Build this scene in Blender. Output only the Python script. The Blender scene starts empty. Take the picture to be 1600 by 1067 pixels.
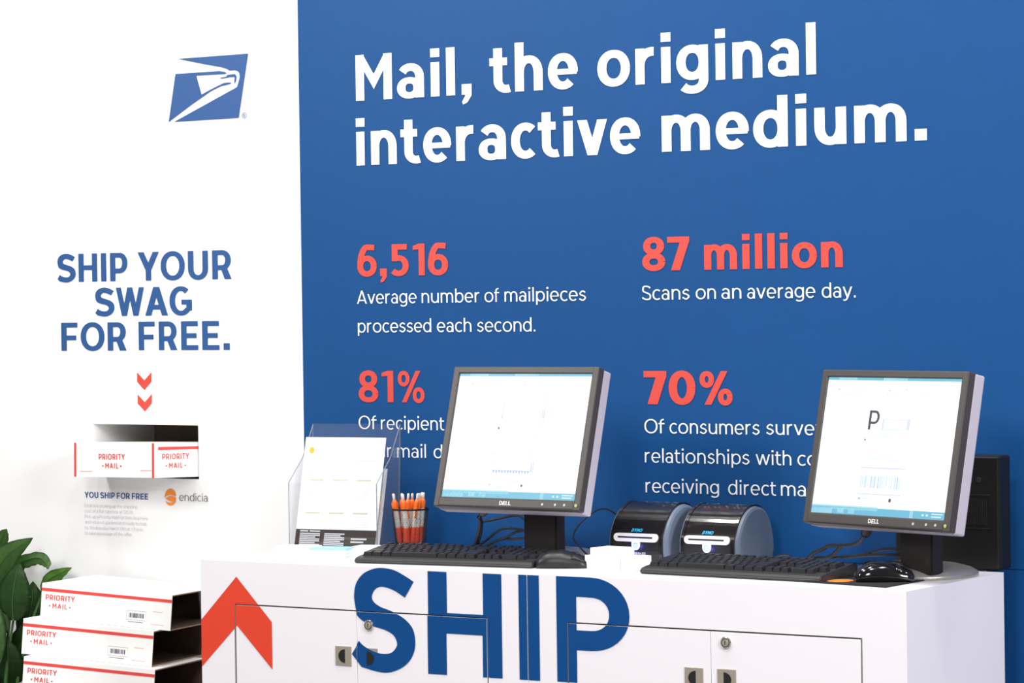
import bpy, bmesh, math, random
from mathutils import Vector, Matrix
from mathutils.geometry import tessellate_polygon
R = math.radians
rnd = random.Random(7)
S = bpy.context.scene
COL = S.collection
# ---------------------------------------------------------------- camera
cam = bpy.data.cameras.new('camera'); cam.lens = 107.163; cam.sensor_width = 36; cam.clip_start = .05
co = bpy.data.objects.new('camera', cam); COL.objects.link(co)
rt = (0.83419892, 0.55128309, -0.01411087); dn = (-0.00406459, -0.01944085, -0.99980275); fw = (-0.55144868, 0.83409172, -0.0139768)
co.matrix_world = Matrix(((rt[0], -dn[0], -fw[0], 3.52), (rt[1], -dn[1], -fw[1], -5.83), (rt[2], -dn[2], -fw[2], 1.54), (0, 0, 0, 1)))
S.camera = co
# ---------------------------------------------------------------- light and exposure
S.view_settings.view_transform = 'Standard'; S.view_settings.look = 'None'
S.view_settings.gamma = 1; S.view_settings.use_curve_mapping = False
S.view_settings.exposure = 0.0
wd = bpy.data.worlds.new('hall_light'); S.world = wd; wd.use_nodes = True
bg = wd.node_tree.nodes['Background']; bg.inputs[0].default_value = (.93, .95, 1, 1); bg.inputs[1].default_value = .13
def area(name, loc, aim, size, power, col=(1, .98, .95), size_y=None):
    l = bpy.data.lights.new(name, 'AREA'); l.energy = power; l.color = col
    l.shape = 'RECTANGLE'; l.size = size; l.size_y = size_y or size
    o = bpy.data.objects.new(name, l); COL.objects.link(o); o.location = loc
    o.rotation_euler = (Vector(aim) - Vector(loc)).to_track_quat('-Z', 'Y').to_euler()
    return o
area('unseen_flood', (-2.6, -3.0, 3.0), (-.2, .1, 1.3), .7, 60)
area('unseen_flood', (5.2, -2.6, 3.0), (.7, -.2, .9), 1.2, 245, (1, .965, 1))  # added fill from the right to brighten the end panel, not a hall lamp
area('unseen_flood', (1.8, -6.5, 3.6), (.3, 0, 1.0), 1.2, 132)  # added camera-side fill that lifts the cabinet fronts, no actual fixture
for i, (x, y) in enumerate(((-1.8, -.9), (0, -.9), (1.6, -.9), (-1.0, -2.2), (1.0, -2.2))):
    area('hall_lamp', (x, y, 4.6), (x, y + .1, 0), .40, 45)
# ---------------------------------------------------------------- materials
def mat(name, col, rough=.5, metal=0, spec=.5, emit=None, estr=1, noise=0, nscale=40, bump=0, trans=0, ior=1.45, coat=0):
    m = bpy.data.materials.new(name); m.use_nodes = True; t = m.node_tree; b = t.nodes['Principled BSDF']
    b.inputs['Base Color'].default_value = (*col, 1); b.inputs['Roughness'].default_value = rough
    b.inputs['Metallic'].default_value = metal; b.inputs['Specular IOR Level'].default_value = spec
    b.inputs['Transmission Weight'].default_value = trans; b.inputs['IOR'].default_value = ior
    b.inputs['Coat Weight'].default_value = coat; b.inputs['Coat Roughness'].default_value = .04
    if emit: b.inputs['Emission Color'].default_value = (*emit, 1); b.inputs['Emission Strength'].default_value = estr
    if noise or bump:
        tc = t.nodes.new('ShaderNodeTexCoord'); n = t.nodes.new('ShaderNodeTexNoise'); n.inputs['Scale'].default_value = nscale; n.inputs['Detail'].default_value = 4
        t.links.new(tc.outputs['Object'], n.inputs['Vector'])
        if noise:
            mx = t.nodes.new('ShaderNodeMix'); mx.data_type = 'RGBA'
            mx.inputs['A'].default_value = (*[c * (1 - noise) for c in col], 1); mx.inputs['B'].default_value = (*[min(1, c * (1 + noise)) for c in col], 1)
            t.links.new(n.outputs['Fac'], mx.inputs['Factor']); t.links.new(mx.outputs['Result'], b.inputs['Base Color'])
        if bump:
            bp = t.nodes.new('ShaderNodeBump'); bp.inputs['Strength'].default_value = bump; bp.inputs['Distance'].default_value = .002
            t.links.new(n.outputs['Fac'], bp.inputs['Height']); t.links.new(bp.outputs['Normal'], b.inputs['Normal'])
    return m
M_WHITE = mat('white_panel', (.88, .88, .88), .55, noise=.01, nscale=8)
M_BLUE = mat('blue_panel', (.0058, .066, .218), .5, spec=.26, noise=.04, nscale=25)
M_TXTW = mat('white_vinyl', (.88, .90, .92), .5)
M_RED = mat('red_vinyl', (.66, .070, .050), .5)
M_TXTB = mat('blue_vinyl_on_wall', (.022, .088, .26), .5)
M_LTGREY = mat('pale_grey_print', (.55, .56, .58), .6)
M_GREYTX = mat('grey_print', (.16, .16, .17), .6)
M_NAVY = mat('navy_print', (.07, .10, .27), .6)
M_ORANGE = mat('orange_print', (.9, .27, .04), .5)
M_CAB = mat('white_laminate', (.82, .79, .82), .35, noise=.01, nscale=6)
M_CABTXT = mat('blue_vinyl', (.0035, .060, .215), .4, spec=.25)
M_CABRED = mat('red_orange_vinyl', (.70, .060, .030), .4, spec=.25)
M_EDGE = mat('dark_reveal', (.03, .027, .025), .6)
M_ALU = mat('aluminium_edge', (.42, .40, .36), .35, metal=.7)
M_HANDLE = mat('satin_nickel', (.40, .35, .28), .4, metal=.35)
M_CHROME = mat('chrome', (.8, .76, .66), .18, metal=1)
M_BLACKIN = mat('black_recess', (.008, .007, .007), .6)
M_BEZEL = mat('charcoal_plastic', (.052, .047, .044), .42, bump=.05, nscale=900)
M_SHELL = mat('silver_plastic', (.46, .43, .49), .4)
M_NECK = mat('dark_brown_plastic', (.012, .009, .009), .45)
M_BASE = mat('silver_paint', (.30, .295, .27), .34, metal=.45)
M_KEYB = mat('black_keyboard_case', (.028, .028, .028), .45)
M_KEY = mat('black_keycap', (.016, .016, .017), .4)
M_MOUSE = mat('glossy_black', (.006, .006, .007), .12, coat=.6)
M_MOUSEM = mat('matt_black_plastic', (.012, .012, .013), .38)
M_PAD = mat('black_cloth', (.012, .012, .013), .8, bump=.2, nscale=1500)
M_PRN = mat('printer_black', (.010, .009, .009), .16, coat=.5)
M_PRNLOW = mat('printer_charcoal', (.022, .021, .019), .3)
M_PRNSIDE = mat('smoky_grey_cover', (.15, .19, .25), .35)
M_SLOT = mat('silver_slot', (.88, .86, .80), .35)
M_TEAL = mat('teal_print', (.02, .42, .75), .5)
M_ICON = mat('blue_icon', (.05, .22, .75), .4, emit=(.08, .25, 1), estr=.8)
M_CABLE = mat('black_cable', (.010, .009, .010), .5)
M_PC = mat('black_case', (.008, .0075, .007), .4)
M_PCD = mat('black_grille', (.013, .014, .012), .5)
M_PAPER = mat('white_paper', (.90, .90, .89), .7)
M_CARDB = mat('light_blue_card', (.30, .62, .90), .5)
M_CARDE = mat('pale_blue_card_edge', (.55, .78, .86), .5)
M_FOOT = mat('dark_footer_print', (.035, .027, .022), .45, spec=.2)
def acrylic(name, tint, f, sheen_haze=.03):
    m = bpy.data.materials.new(name); m.use_nodes = True; t = m.node_tree; t.nodes.clear()
    o = t.nodes.new('ShaderNodeOutputMaterial'); tr = t.nodes.new('ShaderNodeBsdfTransparent'); tr.inputs[0].default_value = (*tint, 1)
    g = t.nodes.new('ShaderNodeBsdfGlossy'); g.inputs['Roughness'].default_value = .06; lw = t.nodes.new('ShaderNodeMath'); lw.operation = 'MULTIPLY_ADD'; lw.inputs[1].default_value = f; lw.inputs[2].default_value = .02
    fc = t.nodes.new('ShaderNodeLayerWeight'); fc.inputs['Blend'].default_value = .25; t.links.new(fc.outputs['Facing'], lw.inputs[0])
    hz = t.nodes.new('ShaderNodeBsdfDiffuse'); hz.inputs[0].default_value = (.8, .82, .88, 1); m0 = t.nodes.new('ShaderNodeMixShader'); m0.inputs[0].default_value = sheen_haze  # pale diffuse mix paints in the reflection of bright surroundings
    mx = t.nodes.new('ShaderNodeMixShader'); t.links.new(lw.outputs[0], mx.inputs[0]); t.links.new(tr.outputs[0], m0.inputs[1]); t.links.new(hz.outputs[0], m0.inputs[2]); t.links.new(m0.outputs[0], mx.inputs[1]); t.links.new(g.outputs[0], mx.inputs[2]); t.links.new(mx.outputs[0], o.inputs[0])
    return m
M_ACR = acrylic('clear_acrylic', (.975, .982, .99), .22)
M_ACRF = acrylic('clear_acrylic_less_sheen', (.985, .988, .992), .12, .004)  # front panel, with less of the painted-in reflection
M_ACRE = mat('acrylic_cut_edge', (.20, .22, .26), .2)
M_MESH = mat('black_wire_mesh', (.006, .006, .006), .4)
M_PENO = mat('orange_pen_plastic', (.90, .17, .02), .3)
M_PENR = mat('orange_red_grip', (.85, .09, .035), .45)
M_PENW = mat('white_pen_barrel', (.84, .82, .76), .3)
M_PENK = mat('black_pen_plastic', (.008, .008, .01), .3)
M_CARTON = mat('white_carton', (.88, .87, .85), .6, noise=.012, nscale=12)
M_KRAFT_SHADED = mat('shade_darkened_carton_inside', (.060, .030, .018), .8, noise=.25, nscale=60)  # kraft brown taken darker to paint in the shade of the open ends
M_KRAFTE = mat('brown_carton_edge', (.30, .19, .11), .8)
M_BOXRED = mat('carton_red_print', (.72, .062, .05), .6)
M_BOXBLUE = mat('carton_barcode_print', (.10, .10, .17), .6)
M_SLOTIN = mat('slot_lining_board', (.20, .145, .105), .7, noise=.15, nscale=30)
M_FLOOR = mat('grey_carpet', (.20, .20, .21), .9, noise=.2, nscale=120, bump=.3)
M_POT = mat('grey_planter', (.25, .25, .25), .5)
M_SOIL = mat('dark_soil', (.03, .02, .012), .9, noise=.4, nscale=90, bump=.6)
def leaf_mat(name, c):
    m = mat(name, c, .34, spec=.5); t = m.node_tree; b = t.nodes['Principled BSDF']
    tc = t.nodes.new('ShaderNodeTexCoord'); w = t.nodes.new('ShaderNodeTexNoise'); w.inputs['Scale'].default_value = 35
    t.links.new(tc.outputs['Object'], w.inputs['Vector'])
    mx = t.nodes.new('ShaderNodeMix'); mx.data_type = 'RGBA'; mx.inputs['A'].default_value = (*[x * .7 for x in c], 1); mx.inputs['B'].default_value = (*[x * 1.35 for x in c], 1)
    t.links.new(w.outputs['Fac'], mx.inputs['Factor']); t.links.new(mx.outputs['Result'], b.inputs['Base Color'])
    return m
M_LEAF = leaf_mat('leaf_green', (.075, .175, .045)); M_LEAFD = leaf_mat('leaf_dark_green', (.040, .105, .028)); M_LEAFL = leaf_mat('leaf_light_green', (.12, .27, .05))
M_STEM = mat('stem_green', (.05, .14, .03), .5)
def emis(name, c, s=1): return mat(name, (0, 0, 0), .4, emit=c, estr=s)
M_SCR = emis('lit_screen_white', (.98, .99, 1.0), 1.12)
M_SBAR = emis('lit_screen_taskbar', (.16, .52, .72), 1)
M_SBARL = emis('lit_screen_pale_blue', (.48, .82, .92), 1)
M_SDARK = emis('lit_screen_dark_ink', (.07, .055, .10), 1)
M_SMID = emis('lit_screen_blue_ink', (.42, .55, .82), 1)
M_SPALE = emis('lit_screen_faint_ink', (.68, .88, .92), 1)
M_LED = emis('green_status_light', (.62, .60, .20), 1)
M_BTN = mat('button_grey', (.45, .45, .42), .4)
# ---------------------------------------------------------------- mesh helpers
def link(name, bm, m, parent=None, smooth=False, kind=None, label=None):
    me = bpy.data.meshes.new(name); bm.normal_update(); bm.to_mesh(me); bm.free()
    ms = m if isinstance(m, (list, tuple)) else [m]
    for x in ms: me.materials.append(x)
    if smooth:
        for p in me.polygons: p.use_smooth = True
    o = bpy.data.objects.new(name, me); COL.objects.link(o)
    if parent: o.parent = parent
    if kind: o['kind'] = kind
    if label: o['label'] = label
    return o
def thing(name, label, cat, loc=(0, 0, 0), rz=0, group=None, rot=None):
    o = bpy.data.objects.new(name, None); COL.objects.link(o); o.empty_display_size = .05
    o.location = loc; o.rotation_euler = rot or (0, 0, rz); o['label'] = label; o['category'] = cat
    if group: o['group'] = group
    return o
def tag(o, label, cat, group=None):
    o['label'] = label; o['category'] = cat
    if group: o['group'] = group
    return o
def B(): return bmesh.new()
def box(bm, x0, x1, y0, y1, z0, z1, bev=0, seg=2, mtx=None, mi=0):
    r = bmesh.ops.create_cube(bm, size=1); vs = r['verts']
    for v in vs: v.co = Vector((x0 + (v.co.x + .5) * (x1 - x0), y0 + (v.co.y + .5) * (y1 - y0), z0 + (v.co.z + .5) * (z1 - z0)))
    fs = set(f for v in vs for f in v.link_faces)
    for f in fs: f.material_index = mi
    if mtx:
        for v in vs: v.co = mtx @ v.co
    if bev:
        es = set(e for v in vs for e in v.link_edges)
        bmesh.ops.bevel(bm, geom=list(es), offset=bev, segments=seg, affect='EDGES', profile=.5)
    return bm
def bx(*a, **k): return box(B(), *a, **k)
def lathe(bm, prof, n=32, c=(0, 0, 0), axis='Z', cap=True):
    rings = []
    for r, h in prof:
        ring = []
        for i in range(n):
            a = 2 * math.pi * i / n; p = (r * math.cos(a), r * math.sin(a), h)
            if axis == 'Y': p = (p[0], h, p[1])
            if axis == 'X': p = (h, p[0], p[1])
            ring.append(bm.verts.new((p[0] + c[0], p[1] + c[1], p[2] + c[2])))
        rings.append(ring)
    for a, b in zip(rings, rings[1:]):
        for i in range(n): bm.faces.new((a[i], a[(i + 1) % n], b[(i + 1) % n], b[i]))
    if cap: bm.faces.new(rings[0]); bm.faces.new(rings[-1])
    bmesh.ops.recalc_face_normals(bm, faces=bm.faces[:])
    return bm
def catmull(pts, k=6):
    P = [Vector(p) for p in pts]; P = [2 * P[0] - P[1]] + P + [2 * P[-1] - P[-2]]; out = []
    for i in range(1, len(P) - 2):
        p0, p1, p2, p3 = P[i - 1:i + 3]
        for j in range(k):
            t = j / k
            out.append(.5 * ((2 * p1) + (p2 - p0) * t + (2 * p0 - 5 * p1 + 4 * p2 - p3) * t * t + (3 * p1 - p0 - 3 * p2 + p3) * t ** 3))
    out.append(P[-2]); return out
def tube(bm, pts, r, n=8, k=6, smooth=True):
    P = catmull(pts, k) if smooth else [Vector(p) for p in pts]
    rings = []; up = Vector((0, 0, 1))
    for i, p in enumerate(P):
        d = (P[min(i + 1, len(P) - 1)] - P[max(i - 1, 0)]).normalized()
        a = d.cross(up if abs(d.z) < .95 else Vector((0, 1, 0))).normalized(); b = d.cross(a)
        rr = r(i / (len(P) - 1)) if callable(r) else r
        rings.append([bm.verts.new(p + rr * (math.cos(2 * math.pi * j / n) * a + math.sin(2 * math.pi * j / n) * b)) for j in range(n)])
    for a, b in zip(rings, rings[1:]):
        for i in range(n): bm.faces.new((a[i], b[i], b[(i + 1) % n], a[(i + 1) % n]))
    bm.faces.new(rings[0][::-1]); bm.faces.new(rings[-1])
    return bm
def prism(bm, poly, a0, a1, axis='X'):
    """closed 2D outline extruded along an axis: X -> (y,z), Y -> (x,z), Z -> (x,y)"""
    def P(u, v, h): return {'X': (h, u, v), 'Y': (u, h, v), 'Z': (u, v, h)}[axis]
    lo = [bm.verts.new(P(u, v, a0)) for u, v in poly]; hi = [bm.verts.new(P(u, v, a1)) for u, v in poly]; n = len(poly)
    for i in range(n): bm.faces.new((lo[i], lo[(i + 1) % n], hi[(i + 1) % n], hi[i]))
    bm.faces.new(lo[::-1]); bm.faces.new(hi)
    bmesh.ops.recalc_face_normals(bm, faces=bm.faces[:])
    return bm
def rrect(x0, x1, y0, y1, r, k=5):
    out = []
    for cx, cy, a in ((x1 - r, y1 - r, 0), (x0 + r, y1 - r, 90), (x0 + r, y0 + r, 180), (x1 - r, y0 + r, 270)):
        for j in range(k + 1): out.append((cx + r * math.cos(R(a + 90 * j / k)), cy + r * math.sin(R(a + 90 * j / k))))
    return out
# ---------------------------------------------------------------- lettering: geometric sans built from strokes
def arc(cx, cy, rx, ry, a0, a1, n=2.12):
    k = max(6, int(abs(a1 - a0) / 9)); out = []
    for i in range(k + 1):
        t = R(a0 + (a1 - a0) * i / k); c, s = math.cos(t), math.sin(t)
        out.append((cx + rx * math.copysign(abs(c) ** (2 / n), c), cy + ry * math.copysign(abs(s) ** (2 / n), s)))
    return out
def stroke(pts, s, h):
    L, out = [], []
    for i, p in enumerate(pts):
        a = pts[max(i - 1, 0)]; b = pts[min(i + 1, len(pts) - 1)]
        dx, dy = b[0] - a[0], b[1] - a[1]; l = math.hypot(dx, dy) or 1e-9; dx /= l; dy /= l
        w = .5 * math.sqrt((s * dy) ** 2 + (h * dx) ** 2)
        L.append(((p[0] - dy * w, p[1] + dx * w), (p[0] + dy * w, p[1] - dx * w)))
    for (a, b), (c, d) in zip(L, L[1:]): out.append([a, b, d, c])
    return out
def bar(x0, y0, x1, y1): return [[(x0, y0), (x1, y0), (x1, y1), (x0, y1)]]
def spl(pts, k=7): return [(p.x, p.y) for p in catmull([(x, y, 0) for x, y in pts], k)]
def tess(poly):
    return [[poly[i] for i in t] for t in tessellate_polygon([[Vector((x, y, 0)) for x, y in poly]])]
# outline of the big letter S on the cabinets; S_POLY is the same letter with a clean tail
SO = [(-0.2965,0.9310),(-0.3203,0.8960),(-0.3500,0.9106),(-0.3800,0.9172),(-0.3988,0.9115),(-0.4088,0.8959),(-0.4041,0.8833),(-0.3868,0.8733),(-0.3658,0.8674),(-0.3479,0.8618),(-0.3300,0.8548),(-0.3123,0.8440),(-0.2977,0.8276),(-0.2922,0.8036),(-0.2950,0.7815),(-0.3079,0.7590),(-0.3321,0.7411),(-0.3653,0.7304),(-0.3984,0.7315),(-0.4377,0.7392),(-0.4533,0.7556),(-0.4629,0.7659),(-0.4538,0.7787),(-0.4443,0.7959),(-0.4278,0.7840),(-0.4022,0.7740),(-0.3766,0.7704),(-0.3554,0.7747),(-0.3432,0.7864),(-0.3407,0.7967),(-0.3488,0.8117),(-0.3696,0.8222),(-0.3997,0.8288),(-0.4208,0.8352),(-0.4389,0.8442),(-0.4496,0.8560),(-0.4553,0.8792),(-0.4568,0.8964),(-0.4512,0.9212),(-0.4340,0.9416),(-0.4095,0.9535),(-0.3822,0.9582),(-0.3492,0.9546),(-0.3195,0.9430)]
def sm_(pts): return [(p.x, p.y) for p in catmull([(a, b, 0) for a, b in pts], 4)]
S_POLY = tess(sm_(SO[1:20]) + [(-.4587, .7576), (-.4349, .7926)] + sm_(SO[24:] + SO[:1]))
X_, A_, D_ = .735, 1.03, -.25
def glyph(c, s):
    """polygons of a character with cap height 1; s is the stem width"""
    h = s * .82; q = []; X = X_; A = A_; D = D_; B_ = s > .15
    def ring(x0, x1, y0, y1, a0=0, a1=360, hh=None):
        hh = hh or h
        return stroke(arc((x0 + x1) / 2, (y0 + y1) / 2, (x1 - x0 - s) / 2, (y1 - y0 - hh) / 2, a0, a1), s, hh)
    def arch(x0, x1, top, a0=0, a1=172, ry=.28):
        xl, xr = x0 + s * .5, x1 - s / 2; cx = (xl + xr) / 2; cy = top - h / 2 - ry
        return stroke(arc(cx, cy, (xr - xl) / 2, ry, a0, a1), s, h) + (bar(x1 - s, 0, x1, cy + .004) if a0 == 0 else [])
    def vee(x0, x1, top, bot, w):
        m = (x0 + x1) / 2
        return [[(x0, top), (x0 + w, top), (m + w / 2, bot), (m - w / 2, bot)], [(x1 - w, top), (x1, top), (m + w / 2, bot), (m - w / 2, bot)]]
    o = .012
    if c == 'a':
        w = .63 if B_ else .55
        q = bar(w - s, 0, w, X * .6) + stroke(arc(w * .5, X * .60, w * .5 - s / 2, X * .4 - h / 2 + o, 0, 148), s, h) + ring(0, w - s * .25, -o, X * .61, 0, 360, h * .82)
    elif c in 'bpdq':
        w = .68 if B_ else .66
        q = ring(0, w, -o, X + o) + {'b': bar(0, 0, s, A), 'p': bar(0, D, s, X), 'd': bar(w - s, 0, w, A), 'q': bar(w - s, D, w, X)}[c]
    elif c == 'c': q = ring(0, .66, -o, X + o, 48, 312)
    elif c == 'e': q = ring(0, .66, -o, X + o, -4 if B_ else 0, 314) + bar(s * .6, X * .5 - h * .42, .66 - s * .12, X * .5 + h * .30)
    elif c == 'f': q = stroke([(.09 + s / 2, 0), (.09 + s / 2, .5)] + arc(.09 + s / 2 + .2, A - h / 2 - .2, .2, .2, 180, 88), s, h) + bar(0, X - h, .38 + s * .2, X)
    elif c == 'g':
        w = .68 if B_ else .65
        q = ring(0, w, .03, X + o) + bar(w - s, .02, w, X) + stroke([(w - s / 2, .1)] + arc(w / 2, D + h / 2 + .2, w / 2 - s / 2, .2, 0, -142), s, h)
    elif c == 'h': q = bar(0, 0, s, A) + arch(0, .60 if not B_ else .62, X + o)
    elif c == 'n': q = bar(0, 0, s, X) + arch(0, .60 if not B_ else .62, X + o)
    elif c == 'm':
        w = .98; m_ = (w + s) / 2
        q = bar(0, 0, s, X) + arch(0, m_, X + o, ry=.26) + arch(m_ - s, w, X + o, ry=.26)
    elif c == 'u': q = [[(.61 - x, X - y) for x, y in p] for p in bar(0, 0, s, X) + arch(0, .61, X + o)]
    elif c == 'i': d = s * 1.06 if B_ else s * 1.25; e = .185 if B_ else d; q = bar(0, 0, s, X) + bar(s / 2 - d / 2, A - e, s / 2 + d / 2, A)
    elif c == 'j': q = stroke([(.12, X), (.12, .0)] + arc(-.02, -.02, .14, .2, 0, -90), s, h) + bar(.12 - s * .6, A - .16, .12 + s * .6, A - .02)
    elif c == 'k': q = bar(0, 0, s, A) + [[(s * .6, .20), (s * .6, .20 + s * 1.3), (.38, X), (.38 + s * 1.3, X)][::1]] + [[(.42, 0), (.42 + s * 1.25, 0), (.22 + s * 1.1, .45), (.20, .36)]]
    elif c == 'l': q = bar(0, 0, s, A)
    elif c == 'o': q = ring(0, .72, -o, X + o)
    elif c == 'r': q = bar(0, 0, s, X) + stroke(arc(s / 2 + .27, X + o - h / 2 - .29, .27, .29, 174, 84), s, h * 1.1)
    elif c == 's': q = stroke(spl([(.46, .60), (.27, X + o - h / 2), (.03 + s / 2, .555), (.13, .43), (.36, .34), (.52 - s / 2, .195), (.27, h / 2 - o), (.02, .15)]), s * .93, h)
    elif c == 't': q = stroke([(.09 + s / 2, .94), (.09 + s / 2, .25)] + arc(.09 + s / 2 + .19, h / 2 + .19 - o, .19, .19, 180, 292), s, h) + bar(0, X - h, .40, X)
    elif c == 'v': q = vee(0, .66, X, 0, s * 1.08)
    elif c == 'w': q = vee(0, .56, X, 0, s * 1.0) + vee(.56 - s, 1.12 - s, X, 0, s * 1.0)
    elif c == 'x': w = s * 1.2; q = [[(0, 0), (w, 0), (.62, X), (.62 - w, X)], [(.62 - w, 0), (.62, 0), (w, X), (0, X)]]
    elif c == 'y':
        w = s * 1.08; v = vee(0, .66, X, 0, w); q = [v[0], v[1]]
        q += stroke([(.345, .04), (.29, -.10), (.22, -.17), (.13, D + h / 2 + .015), (.04, D + h / 2 + .03)], s * .98, h)
    elif c == 'z': q = bar(0, 0, .54, h) + bar(.02, X - h, .54, X) + [[(0, h * .7), (s * 1.2, h * .7), (.54, X - h * .7), (.54 - s * 1.2, X - h * .7)]]
    elif c == 'A': w = s * 1.08; q = [[(0, 0), (w, 0), (.42 + w / 2, 1), (.42 - w / 2, 1)], [(.84 - w, 0), (.84, 0), (.42 + w / 2, 1), (.42 - w / 2, 1)]] + bar(.2, .21, .64, .21 + h)
    elif c == 'C': q = ring(0, .84, -o, 1 + o, 45, 315)
    elif c == 'D': q = bar(0, 0, s, 1) + bar(0, 0, .34, h) + bar(0, 1 - h, .34, 1) + stroke([(.31, h / 2)] + arc(.34, .5, .44 - s / 2, .5 - h / 2, -90, 90) + [(.31, 1 - h / 2)], s, h)
    elif c == 'E': q = bar(0, 0, s, 1) + bar(0, 0, .64, h) + bar(0, 1 - h, .63, 1) + bar(0, .5 - h / 2, .58, .5 + h / 2)
    elif c == 'F': q = bar(0, 0, s, 1) + bar(0, 1 - h, .62, 1) + bar(0, .44 - h / 2 + .02, .57, .44 + h / 2 + .02)
    elif c == 'G': q = ring(0, .84, -o, 1 + o, 48, 318) + bar(.44, .5 - h * .75, .82, .5 + h * .25) + bar(.82 - s, .16, .82, .5)
    elif c == 'H': q = bar(0, 0, s, 1) + bar(.74 - s, 0, .74, 1) + bar(0, .5 - h / 2, .74, .5 + h / 2)
    elif c == 'I': q = bar(0, 0, s, 1)
    elif c == 'L': q = bar(0, 0, s, 1) + bar(0, 0, .56, h)
    elif c == 'M':
        w = .86; t = s * 1.62; m_ = w / 2; b = .24 if B_ else .18
        q = bar(0, 0, s, 1) + bar(w - s, 0, w, 1) + [[(s * .9, 1), (m_, b + t), (m_, b), (s * .9, 1 - t)], [(w - s * .9, 1), (m_, b + t), (m_, b), (w - s * .9, 1 - t)]]
    elif c == 'N': w = .78; q = bar(0, 0, s, 1) + bar(w - s, 0, w, 1) + [[(0, 1), (s * 1.1, 1), (w, 0), (w - s * 1.1, 0)]]
    elif c == 'O': q = ring(0, .90, -o, 1 + o)
    elif c in 'PR':
        b = .36 if c == 'P' else .40; w = .68
        q = bar(0, 0, s, 1) + bar(0, 1 - h, .36, 1) + bar(0, b - h * .5, .36, b + h * .5) + stroke([(.33, b)] + arc(.36, (1 - h / 2 + b) / 2, w - .36 - s / 2, (1 - h / 2 - b) / 2, -90, 90) + [(.33, 1 - h / 2)], s, h)
        if c == 'R': q += [[(.70 - s * 1.22, 0), (.70, 0), (.40 + s * .6, b + .02), (.30, b)]]
    elif c == 'S' and B_:
        mx, mz = -.4587, .7304; q = [[((x - mx) / .2278, (z - mz) / .2278 * (1 + 2 * o) - o) for x, z in t] for t in S_POLY]
    elif c == 'S': q = stroke(spl([(.60, .845), (.50, .935 - h * .15), (.35, 1 + o - h / 2), (.14, .945 - h * .12), (.035 + s / 2, .75), (.10 + s * .3, .605), (.34, .51), (.57 - s * .25, .405), (.665 - s / 2, .26), (.56, .075 + h * .1), (.36, h / 2 - o), (.18, .055 + h * .3), (.04, .175)]), s, h)
    elif c == 'T': q = bar(0, 1 - h, .70, 1) + bar(.35 - s / 2, 0, .35 + s / 2, 1)
    elif c == 'U': q = bar(0, .38, s, 1) + bar(.74 - s, .38, .74, 1) + stroke(arc(.37, .385, .37 - s / 2, .385 - h / 2 + o, 180, 360), s, h)
    elif c == 'V': q = vee(0, .84, 1, 0, s * 1.1)
    elif c == 'W': w = s * .92; q = vee(0, .62, 1, 0, w) + vee(.62 - w, 1.24 - w, 1, 0, w)
    elif c == 'X': w = s * 1.2; q = [[(0, 0), (w, 0), (.78, 1), (.78 - w, 1)], [(.78 - w, 0), (.78, 0), (w, 1), (0, 1)]]
    elif c == 'Y': w = s * 1.12; q = vee(0, .80, 1, .38, w) + bar(.40 - s / 2, 0, .40 + s / 2, .46)
    elif c == '0': q = ring(0, .74, -o, 1 + o)
    elif c == '1': q = bar(.20, 0, .20 + s, 1) + [[(.20, 1), (.26, 1), (.26, 1 - h * .98), (0, .93 - h * .98 + .05), (-.0, .93)]]
    elif c == '2': q = stroke(spl([(.04, .76), (.14, .93), (.33, 1 - h / 2), (.56, .9), (.58, .68), (.42, .45), (.12, .12)]), s, h) + bar(0, 0, .68, h)
    elif c == '3': q = ring(0, .66, .44, 1, -90, 150) + ring(0, .68, 0, .56, -150, 90)
    elif c == '4': q = bar(.42, 0, .42 + s, 1) + bar(0, .22, .72, .22 + h) + [[(0, .22), (s, .22), (.42 + s, 1), (.40, 1)]]
    elif c == '5': q = bar(.06, .46, .06 + s, 1) + bar(.06, 1 - h, .60, 1) + stroke(arc(.30, .33 - o, .36 - s / 2, .33 - h / 2, 118, -142), s, h)
    elif c == '6': q = ring(0, .70, -o, .66) + stroke([(.0 + s / 2, .33)] + spl([(.0 + s / 2, .40), (.05 + s / 2, .68), (.20 + s * .4, .90), (.42, 1 + o - h / 2), (.62, .91)]), s, h)
    elif c == '7': q = bar(0, 1 - h, .64, 1) + [[(.10, 0), (.10 + s * 1.22, 0), (.64, 1 - h * .75), (.64 - s * 1.22, 1 - h * .75)]]
    elif c == '8': q = ring(.03, .65, .46, 1 + o) + ring(0, .68, -o, .54)
    elif c == '9': q = [[(.70 - x, 1 - y) for x, y in p] for p in glyph('6', s)]
    elif c == '%':
        t = s * .64
        def sm(x0, y0): return stroke(arc(x0 + .20, y0 + .24, .20 - t / 2, .25 - t / 2, 0, 360), t, t)
        q = sm(0, .51) + sm(.50, -.01) + [[(.13, 0), (.13 + t * 1.25, 0), (.77, 1), (.77 - t * 1.25, 1)]]
    elif c == '.': d = s * 1.12; q = bar(0, 0, d, d)
    elif c == ',': d = s * 1.12; q = bar(0, 0, d, d) + [[(d * .42, 0), (d, 0), (d * .55, -.17), (d * .12, -.21), (d * .02, -.15)], [(d * .3, 0), (d, 0), (d, -.02), (d * .62, -.15)]]
    elif c == '-': q = bar(0, .3, .3, .3 + h)
    elif c == ':': q = bar(0, 0, s, s) + bar(0, X - s, s, X)
    elif c == '*':
        q = []
        for k in range(5):
            a = R(90 + 72 * k); a1 = R(90 + 72 * k - 36); a2 = R(90 + 72 * k + 36)
            q.append([(.17 + .25 * math.cos(a), .45 + .25 * math.sin(a)), (.17 + .12 * math.cos(a1), .45 + .12 * math.sin(a1)), (.17, .45), (.17 + .12 * math.cos(a2), .45 + .12 * math.sin(a2))])
    return q
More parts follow.
